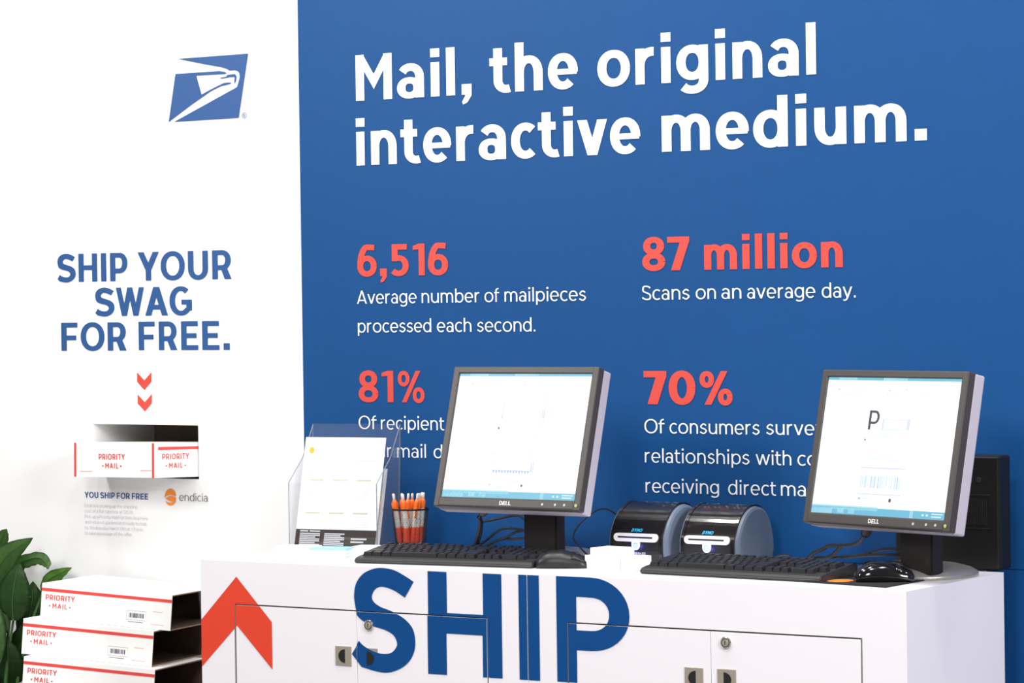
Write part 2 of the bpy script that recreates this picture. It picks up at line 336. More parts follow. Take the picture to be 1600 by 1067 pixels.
ROUND_L, ROUND_R = 'acdegoqsCGOQS068', 'bceopsDOS068P'
DIAG = 'AvwxyVWXYTt7f'
def layout(text, s, track=0):
    x = 0; out = []; prev = None
    for c in text:
        if c == ' ': x += .37; prev = None; continue
        g = glyph(c, s); lo = min(p[0] for q in g for p in q); hi = max(p[0] for q in g for p in q)
        if prev is not None:
            side = lambda ch, rnd_: .022 if ch in DIAG else (.045 if ch in rnd_ else .078)
            x += side(prev, ROUND_R) + side(c, ROUND_L) - s * .12 + .02 + track
        out += [[(p[0] - lo + x, p[1]) for p in q] for q in g]
        x += hi - lo; prev = c
    return out, x
def put(bm, polys, fn):
    """each stroke piece is a hair thicker than the last, so overlapping vinyl never shares a plane"""
    c = 0
    for q in polys:
        if len(q) < 3: continue
        P = [Vector(fn(u, v)) for u, v in q]; n = (P[1] - P[0]).cross(P[2] - P[0])
        if n.length < 1e-12: continue
        n.normalize()
        if n.y > .3 or (abs(n.y) <= .3 and (n.x < -.3 or n.z < -.9)): n.negate()
        c += 1
        bm.faces.new([bm.verts.new(p + n * ((c % 60) * 2.5e-6)) for p in P])
    return bm
def wall_word(bm, text, x0, x1, z, cap, s, y, track=0):
    """lettering on a plane facing -Y, ink fitted from x0 to x1, baseline at z"""
    P, w = layout(text, s, track); k = (x1 - x0) / w if x1 else cap
    put(bm, P, lambda u, v: (x0 + u * k, y, z + v * cap)); return k / cap
def clip(poly, x0, x1, y0, y1):
    for ax, lim, sg in ((0, x0, 1), (0, x1, -1), (1, y0, 1), (1, y1, -1)):
        out = []
        for i in range(len(poly)):
            a, b = poly[i], poly[(i + 1) % len(poly)]; da, db = sg * (a[ax] - lim), sg * (b[ax] - lim)
            if da >= 0: out.append(a)
            if (da >= 0) != (db >= 0):
                t = da / (da - db); out.append((a[0] + t * (b[0] - a[0]), a[1] + t * (b[1] - a[1])))
        poly = out
        if len(poly) < 3: return None
    return poly
def face_out(o, d=(0, -1, 0)):
    """turn flat lettering faces towards d"""
    for p in o.data.polygons:
        if p.normal.dot(Vector(d)) < 0: p.flip()
    return o
# ================================================================ SETTING
YW = .10; TY = YW - .0012
XB = -1.014
fl = bx(-4, 4, -7, 1.2, -.05, 0); link('floor', fl, M_FLOOR, kind='structure')
w = B(); box(w, XB, 2.6, YW, YW + .06, 0, .9542); box(w, XB, 2.6, YW, YW + .06, .9556, 3.2); box(w, XB, 2.6, YW + .004, YW + .055, .95, .96)
wall_back = link('wall_back', w, M_BLUE, kind='structure')
SX0, SX1, SZ0, SZ1 = -1.692, -1.346, 1.099, 1.2345
w = B()
box(w, -3.6, SX0, YW, YW + .06, 0, 3.2); box(w, SX1, XB, YW, YW + .06, 0, 3.2)
box(w, SX0, SX1, YW, YW + .06, 0, SZ0); box(w, SX0, SX1, YW, YW + .06, SZ1, 3.2)
wall_left = link('wall_left', w, M_WHITE, kind='structure')
# lining of the drop slot behind the white wall
sb = B()
box(sb, SX0 - .012, SX0, YW + .06, YW + .24, SZ0 - .012, SZ1 + .012, mi=0)
box(sb, SX1, SX1 + .012, YW + .06, YW + .24, SZ0 - .012, SZ1 + .012, mi=1)
box(sb, SX0, SX1, YW + .06, YW + .24, SZ0 - .024, SZ0 - .012, mi=1); box(sb, SX0, SX1, YW + .06, YW + .24, SZ1, SZ1 + .012, mi=1)
box(sb, SX0, SX1, YW + .24, YW + .252, SZ0 - .012, SZ1 + .012, mi=1)
link('slot_lining', sb, [M_WHITE, M_SLOTIN], wall_left)
# ---- lettering on the blue wall
def lettering(name, rows, m, parent, y=TY):
    bm = B()
    for t, x0, x1, z, cap, s in rows: wall_word(bm, t, x0, x1, z, cap, s, y)
    return face_out(link(name, bm, m, parent))
SH = .200
lettering('headline_lettering', [('Mail,', -.8404, -.5036, 2.0217, .110, SH), ('the', -.4521, -.2082, 2.0217, .110, SH), ('original', -.1555, .4061, 2.0212, .110, SH),
    ('interactive', -.8421, -.0435, 1.8664, .110, SH), ('medium.', .0127, .6702, 1.8666, .110, SH)], M_TXTW, wall_back)
SN = .215
lettering('statistic_number', [('6,516', -.8439, -.5776, 1.5990, .0755, SN)], M_RED, wall_back)
lettering('statistic_number', [('87', -.043, .0807, 1.5992, .0755, SN), ('million', .1186, .4657, 1.5990, .0755, SN)], M_RED, wall_back)
lettering('statistic_number', [('81%', -.8455, -.6511, 1.2965, .0755, .20)], M_RED, wall_back)
lettering('statistic_number', [('70%', -.0436, .187, 1.2970, .0755, .235)], M_RED, wall_back)
SB_, CB = .112, .0318
lettering('statistic_caption', [('Average', -.8462, -.6701, 1.5333, CB, SB_), ('number', -.6555, -.490, 1.5333, CB, SB_), ('of', -.4754, -.4338, 1.5333, CB, SB_), ('mailpieces', -.4188, -.1944, 1.5336, CB, SB_),
    ('processed', -.8449, -.6289, 1.4640, CB, SB_), ('each', -.6124, -.5136, 1.4640, CB, SB_), ('second.', -.4975, -.3343, 1.4638, CB, SB_)], M_TXTW, wall_back)
lettering('statistic_caption', [('Scans', -.0448, .0798, 1.5333, CB, SB_), ('on', .0958, .1475, 1.5336, CB, SB_), ('an', .162, .2125, 1.5336, CB, SB_), ('average', .2274, .3972, 1.5333, CB, SB_), ('day.', .4131, .4958, 1.5330, CB, SB_)], M_TXTW, wall_back)
lettering('statistic_caption', [('Of', -.8467, -.7933, 1.2315, CB, SB_), ('recipient', -.7806, -.5950, 1.2312, CB, SB_), ('s', -.5845, -.5645, 1.2312, CB, SB_), ('their', -.8440, -.7510, 1.1648, CB, SB_), ('mail', -.734, -.6494, 1.1648, CB, SB_), ('daily.', -.6273, -.515, 1.1648, CB, SB_)], M_TXTW, wall_back)
lettering('statistic_caption', [('Of', -.0431, .0101, 1.2315, CB, SB_), ('consumers', .0232, .2543, 1.2315, CB, SB_), ('surveyed', .2708, .4720, 1.2322, CB, SB_),
    ('relationships', -.0431, .2278, 1.1650, CB, SB_), ('with', .2434, .3327, 1.1650, CB, SB_), ('companies', .3480, .585, 1.1650, CB, SB_),
    ('receiving', -.0422, .1491, 1.0970, CB, SB_), ('direct', .1725, .2939, 1.0974, CB, SB_), ('mail.', .3056, .400, 1.0976, CB, SB_)], M_TXTW, wall_back)
# ---- lettering and marks on the white wall
SS = .205
lettering('ship_lettering', [('SHIP', -1.8056, -1.5685, 1.5996, .0720, SS), ('YOUR', -1.5344, -1.2313, 1.5994, .0720, SS), ('SWAG', -1.6788, -1.3594, 1.5107, .0720, SS),
    ('FOR', -1.7958, -1.5757, 1.4226, .0720, SS), ('FREE.', -1.5351, -1.2402, 1.4234, .0720, SS)], M_TXTB, wall_left)
def flat(name, polys, m, parent, y=TY):
    bm = B()
    for p in polys: put(bm, tess(p), lambda u, v: (u, y, v))
    return face_out(link(name, bm, m, parent))
LOGO = [[(-1.3942,2.1538),(-1.1682,2.1544),(-1.2008,1.9972),(-1.4083,1.9963),(-1.3069,2.0349),(-1.2054,2.0734),(-1.1997,2.0857),(-1.1958,2.0985),(-1.1969,2.1069),(-1.2001,2.1118),(-1.2106,2.1157),(-1.2273,2.1156),(-1.2379,2.1209),(-1.2561,2.1259),(-1.3049,2.1352)],
 [(-1.4012,2.1164),(-1.2593,2.1161),(-1.2441,2.1134),(-1.2357,2.1096),(-1.2442,2.1077),(-1.3337,2.1085),(-1.318,2.0606),(-1.2877,2.0722),(-1.2477,2.0857),(-1.234,2.0867),(-1.2219,2.0856),(-1.2265,2.0823),(-1.257,2.0779),(-1.2878,2.0675),(-1.3188,2.0522),(-1.35,2.0369),(-1.4255,1.9966)],
 [(-1.2351,2.1053),(-1.2108,2.1064),(-1.2055,2.1002),(-1.2075,2.0896),(-1.2128,2.0816),(-1.2133,2.0899),(-1.2116,2.0974),(-1.2146,2.099),(-1.2292,2.0991),(-1.2444,2.0972),(-1.2566,2.0969),(-1.2566,2.0998),(-1.2383,2.1012)]]
M_LOGO = mat('logo_blue', (.026, .090, .265), .5)
flat('eagle_emblem', LOGO, M_LOGO, wall_left)
bm = B(); put(bm, stroke(arc(-1.1835, 2.0024, .0066, .0066, 0, 360, 2), .0014, .0014), lambda u, v: (u, TY, v))
P, wd_ = layout('R', .16); put(bm, P, lambda u, v: (-1.1862 + u * .0075, TY, 1.9985 + v * .0075))
face_out(link('registered_mark', bm, M_LOGO, wall_left))
CHEV = [[(-1.5421,1.3672),(-1.5184,1.3465),(-1.495,1.3673),(-1.4955,1.3435),(-1.5189,1.3222),(-1.5426,1.3433)], [(-1.5415,1.3111),(-1.5183,1.2913),(-1.4944,1.3122),(-1.4955,1.2884),(-1.5183,1.2679),(-1.542,1.2881)]]
for c in CHEV: flat('down_chevron', [c], M_RED, wall_left)
lettering('caption_lettering', [('YOU SHIP FOR FREE', -1.725, -1.512, 1.0443, .0152, .20)], M_NAVY, wall_left)
PARA = [('Endicia is picking up the shipping', -1.5488, 1.0205), ('cost of a flat rate box at SXSW.', -1.561, 1.0063), ('Pick up a Priority Mail Flat Rate box here', -1.5135, .9920), ('and return it, packed and ready to mail,', -1.5175, .9780), ('by Wednesday March 13th at 1:15 p.m.', -1.529, .9635), ('to take advantage of this offer.', -1.566, .9495)]
lettering('paragraph_lettering', [(t, -1.7257, x, z, .0085, .10) for t, x, z in PARA] + [('while supplies last. see attendant for more details on how to send.', -1.5160, .9375, .0042, .10)] and
          [(t, -1.7257, x, z, .0085, .10) for t, x, z in PARA], M_LTGREY, wall_left)
bm = B()
bm_y = TY
def ell(cx, cz, rx, rz, a0=0, a1=360, n=28): return [(cx + rx * math.cos(R(a0 + (a1 - a0) * i / n)), cz + rz * math.sin(R(a0 + (a1 - a0) * i / n))) for i in range(n + (a1 - a0 < 360))]
ex, ez = -1.4385, 1.0522
# orange globe in three bands split by two white swooshes
def band(f0, f1):
    up, lo = [], []
    for i in range(25):
        t = -1 + 2 * i / 24; zz = .0212 * math.sqrt(max(0, 1 - t * t)); x = ex + .0192 * t
        up.append((x, ez + max(-zz, min(zz, f1(t))))); lo.append((x, ez + max(-zz, min(zz, f0(t)))))
    return [[lo[i], lo[i + 1], up[i + 1], up[i]] for i in range(24)]
P = band(lambda t: .0060 - .006 * t * t + .001 * t, lambda t: 1) + band(lambda t: -.0105 - .004 * t + .006 * t * t, lambda t: .0030 - .007 * t * t + .002 * t) + band(lambda t: -1, lambda t: -.0140 + .001 * t + .007 * t * t)
put(bm, P, lambda u, v: (u, TY, v)); bmesh.ops.dissolve_degenerate(bm, dist=1e-6, edges=bm.edges[:])
face_out(link('orange_globe_emblem', bm, M_ORANGE, wall_left))
lettering('sponsor_lettering', [('endicia', -1.4102, -1.3186, 1.0440, .0195, .10)], M_GREYTX, wall_left)
# ================================================================ CABINETS
ZC = .9583; YF = -.4559; DT = .8595
def cabinet(name, x0, x1, doors, label, right_side):
    t = thing(name, label, 'cabinet', ((x0 + x1) / 2, YF / 2, 0)); ox, oy = -(x0 + x1) / 2, -YF / 2
    dx0, dx1 = doors[0], doors[2]; g = .0034
    b = B()
    for a in ((x0, x1, YF + .018, 0, 0, ZC - .018),):
        pass
    box(b, x0, x1, YF, 0, ZC - .018, ZC)                      # top panel
    box(b, x0, x0 + .018, YF, 0, .08, ZC - .018); box(b, x1 - .018, x1, YF, 0, .08, ZC - .018)
    box(b, x0 + .018, x1 - .018, -.012, 0, .08, ZC - .018); box(b, x0 + .018, x1 - .018, YF, -.012, .08, .098)
    box(b, x0 + .018, dx0 - g, YF, YF + .018, .098, ZC - .018); box(b, dx1 + g, x1 - .018, YF, YF + .018, .098, ZC - .018)
    box(b, dx0 - g, dx1 + g, YF, YF + .018, DT + g, ZC - .018)
    box(b, x0 + .02, x1 - .02, YF + .05, -.012, 0, .08)        # plinth
    bmesh.ops.translate(b, verts=b.verts[:], vec=(ox, oy, 0))
    body = link('body', b, M_CAB, t)
    inner = bx(dx0 - .01, dx1 + .01, YF + .0185, YF + .021, .10, DT + .01); bmesh.ops.translate(inner, verts=inner.verts[:], vec=(ox, oy, 0))
    link('door_backing', inner, M_EDGE, t, label='dark gap behind the doors')
    e = bx(dx0 - g, dx0 - g + .0022, YF - .0006, YF + .016, .10, DT + g); box(e, dx1 + g - .0022, dx1 + g, YF - .0006, YF + .016, .10, DT + g)
    box(e, dx0 - g, dx1 + g, YF - .0003, YF + .016, DT + g - .0006, DT + g)
    bmesh.ops.translate(e, verts=e.verts[:], vec=(ox, oy, 0)); link('door_trim', e, M_ALU, t, label='thin metal edging around the doors')
    ds = []
    for k, (a, c) in enumerate(((doors[0], doors[1] - .0006), (doors[1] + .0006, doors[2]))):
        d = bx(a, c, YF, YF + .016, .10, DT, bev=.0006, seg=1); bmesh.ops.translate(d, verts=d.verts[:], vec=(ox, oy, 0)); ds.append(link('door', d, M_CAB, t))
    return t, ds, (ox, oy)
SEAM = -.0032
L, Ld, Lo = cabinet('cabinet', -.8895, SEAM - .0008, (-.7895, -.4517, -.1077), 'white cabinet with a red upward arrow and the big blue letters S and H', False)
Rr, Rd, Ro = cabinet('cabinet', SEAM + .0008, .8806, (.0985, .4400, .7804), 'white cabinet with the big blue letter P and a plain white end panel', True)
# big SHIP lettering and arrow, cut where the doors are
BIG = {}
def fit(ch, x0, x1, z0, z1, s):
    P = glyph(ch, s); lo = min(p[0] for q in P for p in q); hi = max(p[0] for q in P for p in q)
    bl = 0 if ch != 'S' else min(p[1] for q in P for p in q); tp = 1 if ch != 'S' else max(p[1] for q in P for p in q)
    return [[(x0 + (p[0] - lo) / (hi - lo) * (x1 - x0), z0 + (p[1] - bl) / (tp - bl) * (z1 - z0)) for p in q] for q in P]
sw = .215
PS = tess(sm_(SO[1:20]) + SO[20:23] + sm_(SO[23:] + SO[:1]))
def rect(x0, x1, z0, z1): return [[(x0, z0), (x1, z0), (x1, z1), (x0, z1)]]
PH = rect(-.2592, -.2098, .7340, .9556) + rect(-.1160, -.0685, .7345, .9561) + rect(-.2098, -.1160, .8234, .8675)
PIl = rect(-.0250, SEAM - .0012, .7350, .9570); PIr = rect(SEAM + .0012, .0265, .7350, .9570)
PP = rect(.0697, .1190, .7363, .9578) + rect(.1190, .1560, .9165, .9578) + rect(.1190, .1560, .8045, .8462)
PP += [q for q in stroke([(.146, .82555)] + arc(.156, .88115, .0680, .0556, -90, 90, 2.05) + [(.146, .93675)], .0492, .0415)]
ARROW = [[(-.7857, .9235), (-.6866, .8257), (-.6866, .7193), (-.7857, .8134)], [(-.7857, .9235), (-.7857, .8134), (-.8892, .7153), (-.8892, .8215)]]
def decal(name, polys, m, cab, doors, off, dd, shift, y=YF - .0009):
    ox, oy = off; X0, X1 = dd[0], dd[2]
    regs = [(-2, X0 - .0024, 0, 2, None), (X1 + .0024, 2, 0, 2, None), (X0 - .0024, X1 + .0024, DT + .0024, 2, None), (X0, dd[1] - .0006, .1, DT - .0002, 0), (dd[1] + .0006, X1, .1, DT - .0002, 1)]
    groups = {}
    for x0, x1, z0, z1, k in regs:
        for q in polys:
            qq = [(p[0] + (shift if k is not None else 0), p[1]) for p in q]
            c = clip(qq, x0, x1, z0, z1)
            if c: groups.setdefault(k, []).append(c)
    for k, ps in groups.items():
        bm = B(); put(bm, ps, lambda u, v: (u + ox, y + oy, v))
        bmesh.ops.dissolve_degenerate(bm, dist=1e-6, edges=bm.edges[:])
        face_out(link(name, bm, m, cab if k is None else doors[k]))
LD, RD = (-.7895, -.4517, -.1077), (.0985, .4400, .7804)
decal('red_arrow', ARROW, M_CABRED, L, Ld, Lo, LD, 0)
for nm, ps in (('letter_s', PS), ('letter_h', PH)): decal('blue_letter', ps, M_CABTXT, L, Ld, Lo, LD, -.0022)
decal('blue_letter', PIl, M_CABTXT, L, Ld, Lo, LD, 0); decal('blue_letter', PIr, M_CABTXT, Rr, Rd, Ro, RD, 0); decal('blue_letter', PP, M_CABTXT, Rr, Rd, Ro, RD, 0)
def handle(door, off, x, z, side, blue=False):
    ox, oy = off; h = B(); box(h, x, x + .0430, YF - .0006 - (.0 if blue else .0012), YF + .002, z - .043, z, bev=.0004, seg=1)
    bmesh.ops.translate(h, verts=h.verts[:], vec=(ox, oy, 0)); p = link('flush_pull', h, M_HANDLE, door)
    cx = x + .0262 if side < 0 else x + .0150; n = 14
    prof = [(cx + side * .0175 * math.sin(math.pi * i / n), z - .0215 + .0150 * math.cos(math.pi * i / n)) for i in range(n + 1)]
    q = prism(B(), [(a + ox, b) for a, b in prof], YF - .0024 + oy, YF + .001 + oy, 'Y'); link('finger_recess', q, M_BLACKIN, p)
handle(Ld[0], Lo, -.5100, .7818, -1); handle(Ld[1], Lo, -.4386, .7808, 1, True)
handle(Rd[0], Ro, .3790, .7838, -1); handle(Rd[1], Ro, .4556, .7846, 1)
def lock(door, off, x, z):
    ox, oy = off; l = lathe(B(), [(.0125, .0), (.0125, -.003), (.0105, -.0045), (.0095, -.0042), (.009, -.0042)], 24, (x + ox, YF + oy, z), 'Y'); p = link('cam_lock', l, M_CHROME, door, smooth=False)
    k = lathe(B(), [(.0066, -.0042), (.0066, -.0056)], 20, (x + ox, YF + oy, z), 'Y'); link('lock_core', k, M_HANDLE, p)
    s = bx(x + ox - .0007, x + ox + .0007, YF + oy - .0062, YF + oy - .0050, z - .0042, z + .0042); link('keyhole', s, M_BLACKIN, p)
lock(Ld[1], Lo, -.4178, .8312); lock(Rd[1], Ro, .4765, .8382)
# rear ledge in the gap behind the right cabinet carries the computer
led = bx(.60, .81, .0005, .072, ZC - .018, ZC); bmesh.ops.translate(led, verts=led.verts[:], vec=(Ro[0], Ro[1], 0)); link('rear_ledge', led, M_CAB, Rr)
# ================================================================ MONITORS
def cable_obj(name, paths, m, parent, origin, rz, r=.0035):
    """paths in world space turned into the parent's own space"""
    inv = (Matrix.Translation(Vector(origin)) @ Matrix.Rotation(rz, 4, 'Z')).inverted(); out = []
    for pts in paths:
        bm = tube(B(), [inv @ Vector(p) for p in pts], r, 8, 6); out.append(link(name, bm, m, parent, smooth=True))
    return out
def bilin(W, H): return lambda u, v: (-W / 2 + u * W, H / 2 - v * H)
def monitor(label, base, rz, pc, yaw, tilt, W, H, ink, cables, face_off, neck_dx=.03):
    t = thing('computer_monitor', label, 'monitor', base, rz)
    inv = (Matrix.Translation(Vector(base)) @ Matrix.Rotation(rz, 4, 'Z')).inverted()
    Mx = inv @ Matrix.Translation(Vector(pc)) @ Matrix.Rotation(yaw, 4, 'Z') @ Matrix.Rotation(-tilt, 4, 'X')   # panel: x right, z up, -y towards the viewer
    def loc(bm): bmesh.ops.transform(bm, matrix=Mx, verts=bm.verts[:]); return bm
    sd, tp, bt = .0165, .0155, .0225
    fr = B(); x0, x1, z0, z1 = -W / 2 - sd, W / 2 + sd, -H / 2 - bt, H / 2 + tp
    box(fr, x0, -W / 2, -.006, .016, z0, z1, bev=.0022); box(fr, W / 2, x1, -.006, .016, z0, z1, bev=.0022)
    box(fr, -W / 2 - .003, W / 2 + .003, -.0058, .0158, H / 2, z1, bev=.0022); box(fr, -W / 2 - .003, W / 2 + .003, -.0085, .0158, z0, -H / 2, bev=.004, seg=3)
    bz = link('bezel', loc(fr), M_BEZEL, t)
    sh = B(); box(sh, x0 + .0012, x1 - .0012, .014, .046, z0 - .0028, z1 - .0012, bev=.004)
    box(sh, x0 + .05, x1 - .05, .044, .066, z0 + .05, z1 - .05, bev=.012)
    link('back_shell', loc(sh), M_SHELL, t, label='silver back shell')
    sc = link('screen', loc(bx(-W / 2 - .001, W / 2 + .001, -.0012, .010, -H / 2 - .001, H / 2 + .001)), M_SCR, t, label='lit white screen')
    uv = bilin(W, H)
    by = {}
    for m, u0, v0, u1, v1 in ink: by.setdefault(m, []).append((u0, v0, u1, v1))
    for m, rs in by.items():
        bm = B(); y = -.0016 if m in (M_SBAR, M_SBARL) else -.0019
        for u0, v0, u1, v1 in rs:
            a, b = uv(u0, v1), uv(u1, v0); put(bm, [[a, (b[0], a[1]), b, (a[0], b[1])]], lambda u, v: (u, y, v))
        face_out(link({M_SBAR: 'taskbar', M_SBARL: 'window_strip'}.get(m, 'page_print'), loc(bm), m, sc), (0, 0, 0))
    if 'P' in face_off:
        P, w_ = layout('P', .15); u0, v0, u1, v1 = .350, .378, .428, .238; a, b = uv(u0, v0), uv(u1, v1); bm = B()
        put(bm, P, lambda u, v: (a[0] + u / w_ * (b[0] - a[0]), -.0019, a[1] + v * (b[1] - a[1]))); link('page_letter', loc(bm), M_SDARK, sc)
    bm = B(); P, w_ = layout('DELL', .19, -.02); k = .030 / w_
    put(bm, P, lambda u, v: (-.014 + u * k, -.0089, -H / 2 - .0155 + v * .0085)); link('maker_lettering', loc(bm), M_PENW, bz)
    for i, bxx in enumerate((.265, .30, .325)):
        link('button', loc(lathe(B(), [(.0028, -.0084), (.0028, -.0096)], 14, ((bxx - .0) * W / .372 - .155 + .0, 0, -H / 2 - .0115), 'Y')), M_BTN, bz)
    link('power_light', loc(lathe(B(), [(.0034, -.0084), (.0034, -.0096)], 14, (.195 * W / .372, 0, -H / 2 - .0115), 'Y')), M_LED, bz)
    # stand: neck rises from the base to the panel's back
    hub = Mx @ Vector((0, .060, -.02))
    ny = hub.y
    nk = B(); wv = .044; hub.x += neck_dx
    prism(nk, [(ny - .012, .012), (ny + .026, .012), (hub.y + .026, hub.z + .05), (hub.y - .010, hub.z + .05)], hub.x - wv, hub.x + wv, 'X')
    bmesh.ops.bevel(nk, geom=nk.edges[:], offset=.004, segments=2, affect='EDGES')
    link('neck', nk, M_NECK, t)
    link('base', lathe(B(), [(.131, 0), (.134, .004), (.132, .009), (.120, .016), (.095, .0225), (.06, .027), (.03, .0285), (.0, .029)], 56, (0, 0, 0), cap=False), M_BASE, t, smooth=True, label='round silver base')
    return t, inv
TASK = [(M_SBAR, 0, .945, 1, 1), (M_SBARL, 0, .935, .5, .965), (M_SBARL, 0, .965, .16, .998), (M_SBARL, .20, .955, .25, .99), (M_SBARL, .28, .955, .33, .99), (M_SBARL, .74, .945, .765, 1.0), (M_SBAR, 0, 0, 1, .020), (M_SBARL, .08, .0, .22, .022), (M_SBARL, .42, .0, .6, .022),
        (M_SPALE, .90, .957, .98, .966), (M_SPALE, .90, .976, .97, .985), (M_SPALE, .83, .965, .845, .98), (M_SPALE, .86, .965, .875, .98)]
ink1 = TASK + [(M_SPALE, .03, .085, .30, .089), (M_SPALE, .52, .085, .72, .089), (M_SMID, .105, .078, .112, .086), (M_SMID, .50, .083, .507, .092), (M_SMID, .62, .076, .626, .083), (M_SPALE, .36, .165, .60, .169),
    (M_SMID, .371, .235, .3745, .325), (M_SMID, .3675, .325, .3735, .365), (M_SDARK, .352, .43, .363, .447), (M_SPALE, .685, .15, .69, .42), (M_SMID, .668, .292, .673, .358), (M_SMID, .679, .292, .684, .358), (M_SMID, .663, .43, .668, .437),
    (M_SPALE, .635, .44, .639, .80), (M_SMID, .345, .642, .363, .646), (M_SMID, .645, .648, .69, .650), (M_SMID, .355, .690, .3575, .775), (M_SMID, .355, .775, .640, .781), (M_SMID, .642, .715, .648, .785), (M_SMID, .655, .705, .660, .785),
    (M_SPALE, .34, .855, .66, .860), (M_SDARK, .585, .885, .598, .903), (M_SMID, .345, .885, .356, .898)]
for i in range(13): ink1.append((M_SMID, .360 + i * .0215, .779, .360 + i * .0215 + .013, .795 + .003 * (i % 2)))
ink2 = TASK + [(M_SPALE, .03, .10, .95, .103), (M_SMID, .085, .085, .10, .093), (M_SMID, .47, .088, .485, .095), (M_SMID, .60, .080, .61, .087), (M_SPALE, .10, .12, .30, .124), (M_SMID, .46, .115, .467, .122),
    (M_SPALE, .37, .42, .56, .424), (M_SPALE, .58, .435, .70, .438), (M_SDARK, .335, .446, .345, .457), (M_SPALE, .38, .585, .56, .589), (M_SMID, .337, .652, .665, .6565), (M_SMID, .33, .842, .655, .846),
    (M_SMID, .345, .87, .362, .885), (M_SPALE, .375, .873, .43, .880), (M_SDARK, .575, .87, .592, .895), (M_SPALE, .61, .88, .66, .886),
    (M_SPALE, .47, .30, .65, .306), (M_SPALE, .47, .372, .65, .378), (M_SMID, .457, .30, .462, .378), (M_SPALE, .468, .30, .474, .378), (M_SMID, .640, .296, .645, .372), (M_SMID, .650, .296, .655, .372)]
x = .345
pat = [3, 2, 1, 3, 6, 9, 2, 2, 3, 1, 2, 3, 1, 2, 2, 2, 4, 2, 1, 3, 2, 3, 1, 5, 2, 3, 1, 6, 4, 2, 2, 2, 3, 1]
tot = sum(pat)
for i, p in enumerate(pat):
    wv = p / tot * .30
    if i % 2 == 0: ink2.append((M_SMID if i % 4 else M_SPALE, x, .715, x + wv, .80))
    x += wv
M1C = [[(-.355,-.090,1.062),(-.396,-.050,1.045),(-.413,-.020,1.024),(-.430,0,.997),(-.452,.020,.972),(-.466,.030,.950)], [(-.393,-.060,1.042),(-.410,-.030,1.021),(-.448,.010,.979),(-.469,.030,.950)],
 [(-.412,-.020,1.028),(-.391,0,1.032),(-.343,0,1.042),(-.299,-.030,1.044),(-.262,-.060,1.037),(-.20,-.07,1.02)], [(-.461,.020,.960),(-.427,.020,.982),(-.384,0,1.004),(-.364,0,1.012),(-.339,0,1.013),(-.269,-.030,1.011),(-.20,-.03,1.0)],
 [(-.447,.020,.960),(-.398,.010,.980),(-.361,0,.991),(-.331,0,1.005),(-.269,-.030,1.013),(-.2,-.03,1.01)], [(-.453,.020,.958),(-.383,.010,.985),(-.339,0,.989),(-.269,-.030,.994),(-.2,-.03,.99)]]
M2C = [[(.645,-.150,1.053),(.617,-.120,1.031),(.598,-.100,1.020),(.570,-.080,1.011),(.535,-.060,1.007),(.495,-.040,1.004),(.477,-.030,.996),(.446,-.020,.984),(.415,.005,.962),(.40,.02,.94)], [(.535,-.060,1.006),(.506,-.040,.986),(.484,-.030,.977),(.446,-.010,.972),(.410,.008,.960),(.39,.02,.94)],
 [(.76,-.12,1.014),(.737,-.13,1.013),(.715,-.13,1.011),(.641,-.080,1.004),(.587,-.050,.990),(.522,-.030,.980),(.457,-.010,.972),(.42,.008,.962),(.40,.02,.94)], [(.76,-.12,1.002),(.737,-.13,1.002),(.715,-.13,1.0),(.636,-.080,.992),(.585,-.050,.987),(.522,-.030,.979)]]
b1 = (-.160, -.140, ZC); b2 = (.740, -.135, ZC)
m1, _ = monitor('computer monitor beside the pen cup, a nearly blank page on its screen', b1, -.033, (-.1636, -.2441, 1.2383), -.0331, .2774, .358, .2816, ink1, M1C, '', .029)
m2, _ = monitor('computer monitor showing a big letter P and a barcode on its screen', b2, -.2926, (.7429, -.2597, 1.2287), -.2926, .2081, .370, .2840, ink2, M2C, 'P', .037)
for o_, paths, bb, rz in ((m1, M1C, b1, -.033), (m2, M2C, b2, -.2926)):
    for i, p in enumerate(paths): cable_obj('cable', [p], M_CABLE, o_, bb, rz, .0042 if i < 2 else .0030)
    p = paths[0]; c = cable_obj('cable_plug', [[Vector(p[0]) + (Vector(p[0]) - Vector(p[1])) * .35, Vector(p[0]) * .5 + Vector(p[1]) * .5]], M_CABLE, o_, bb, rz, .011)
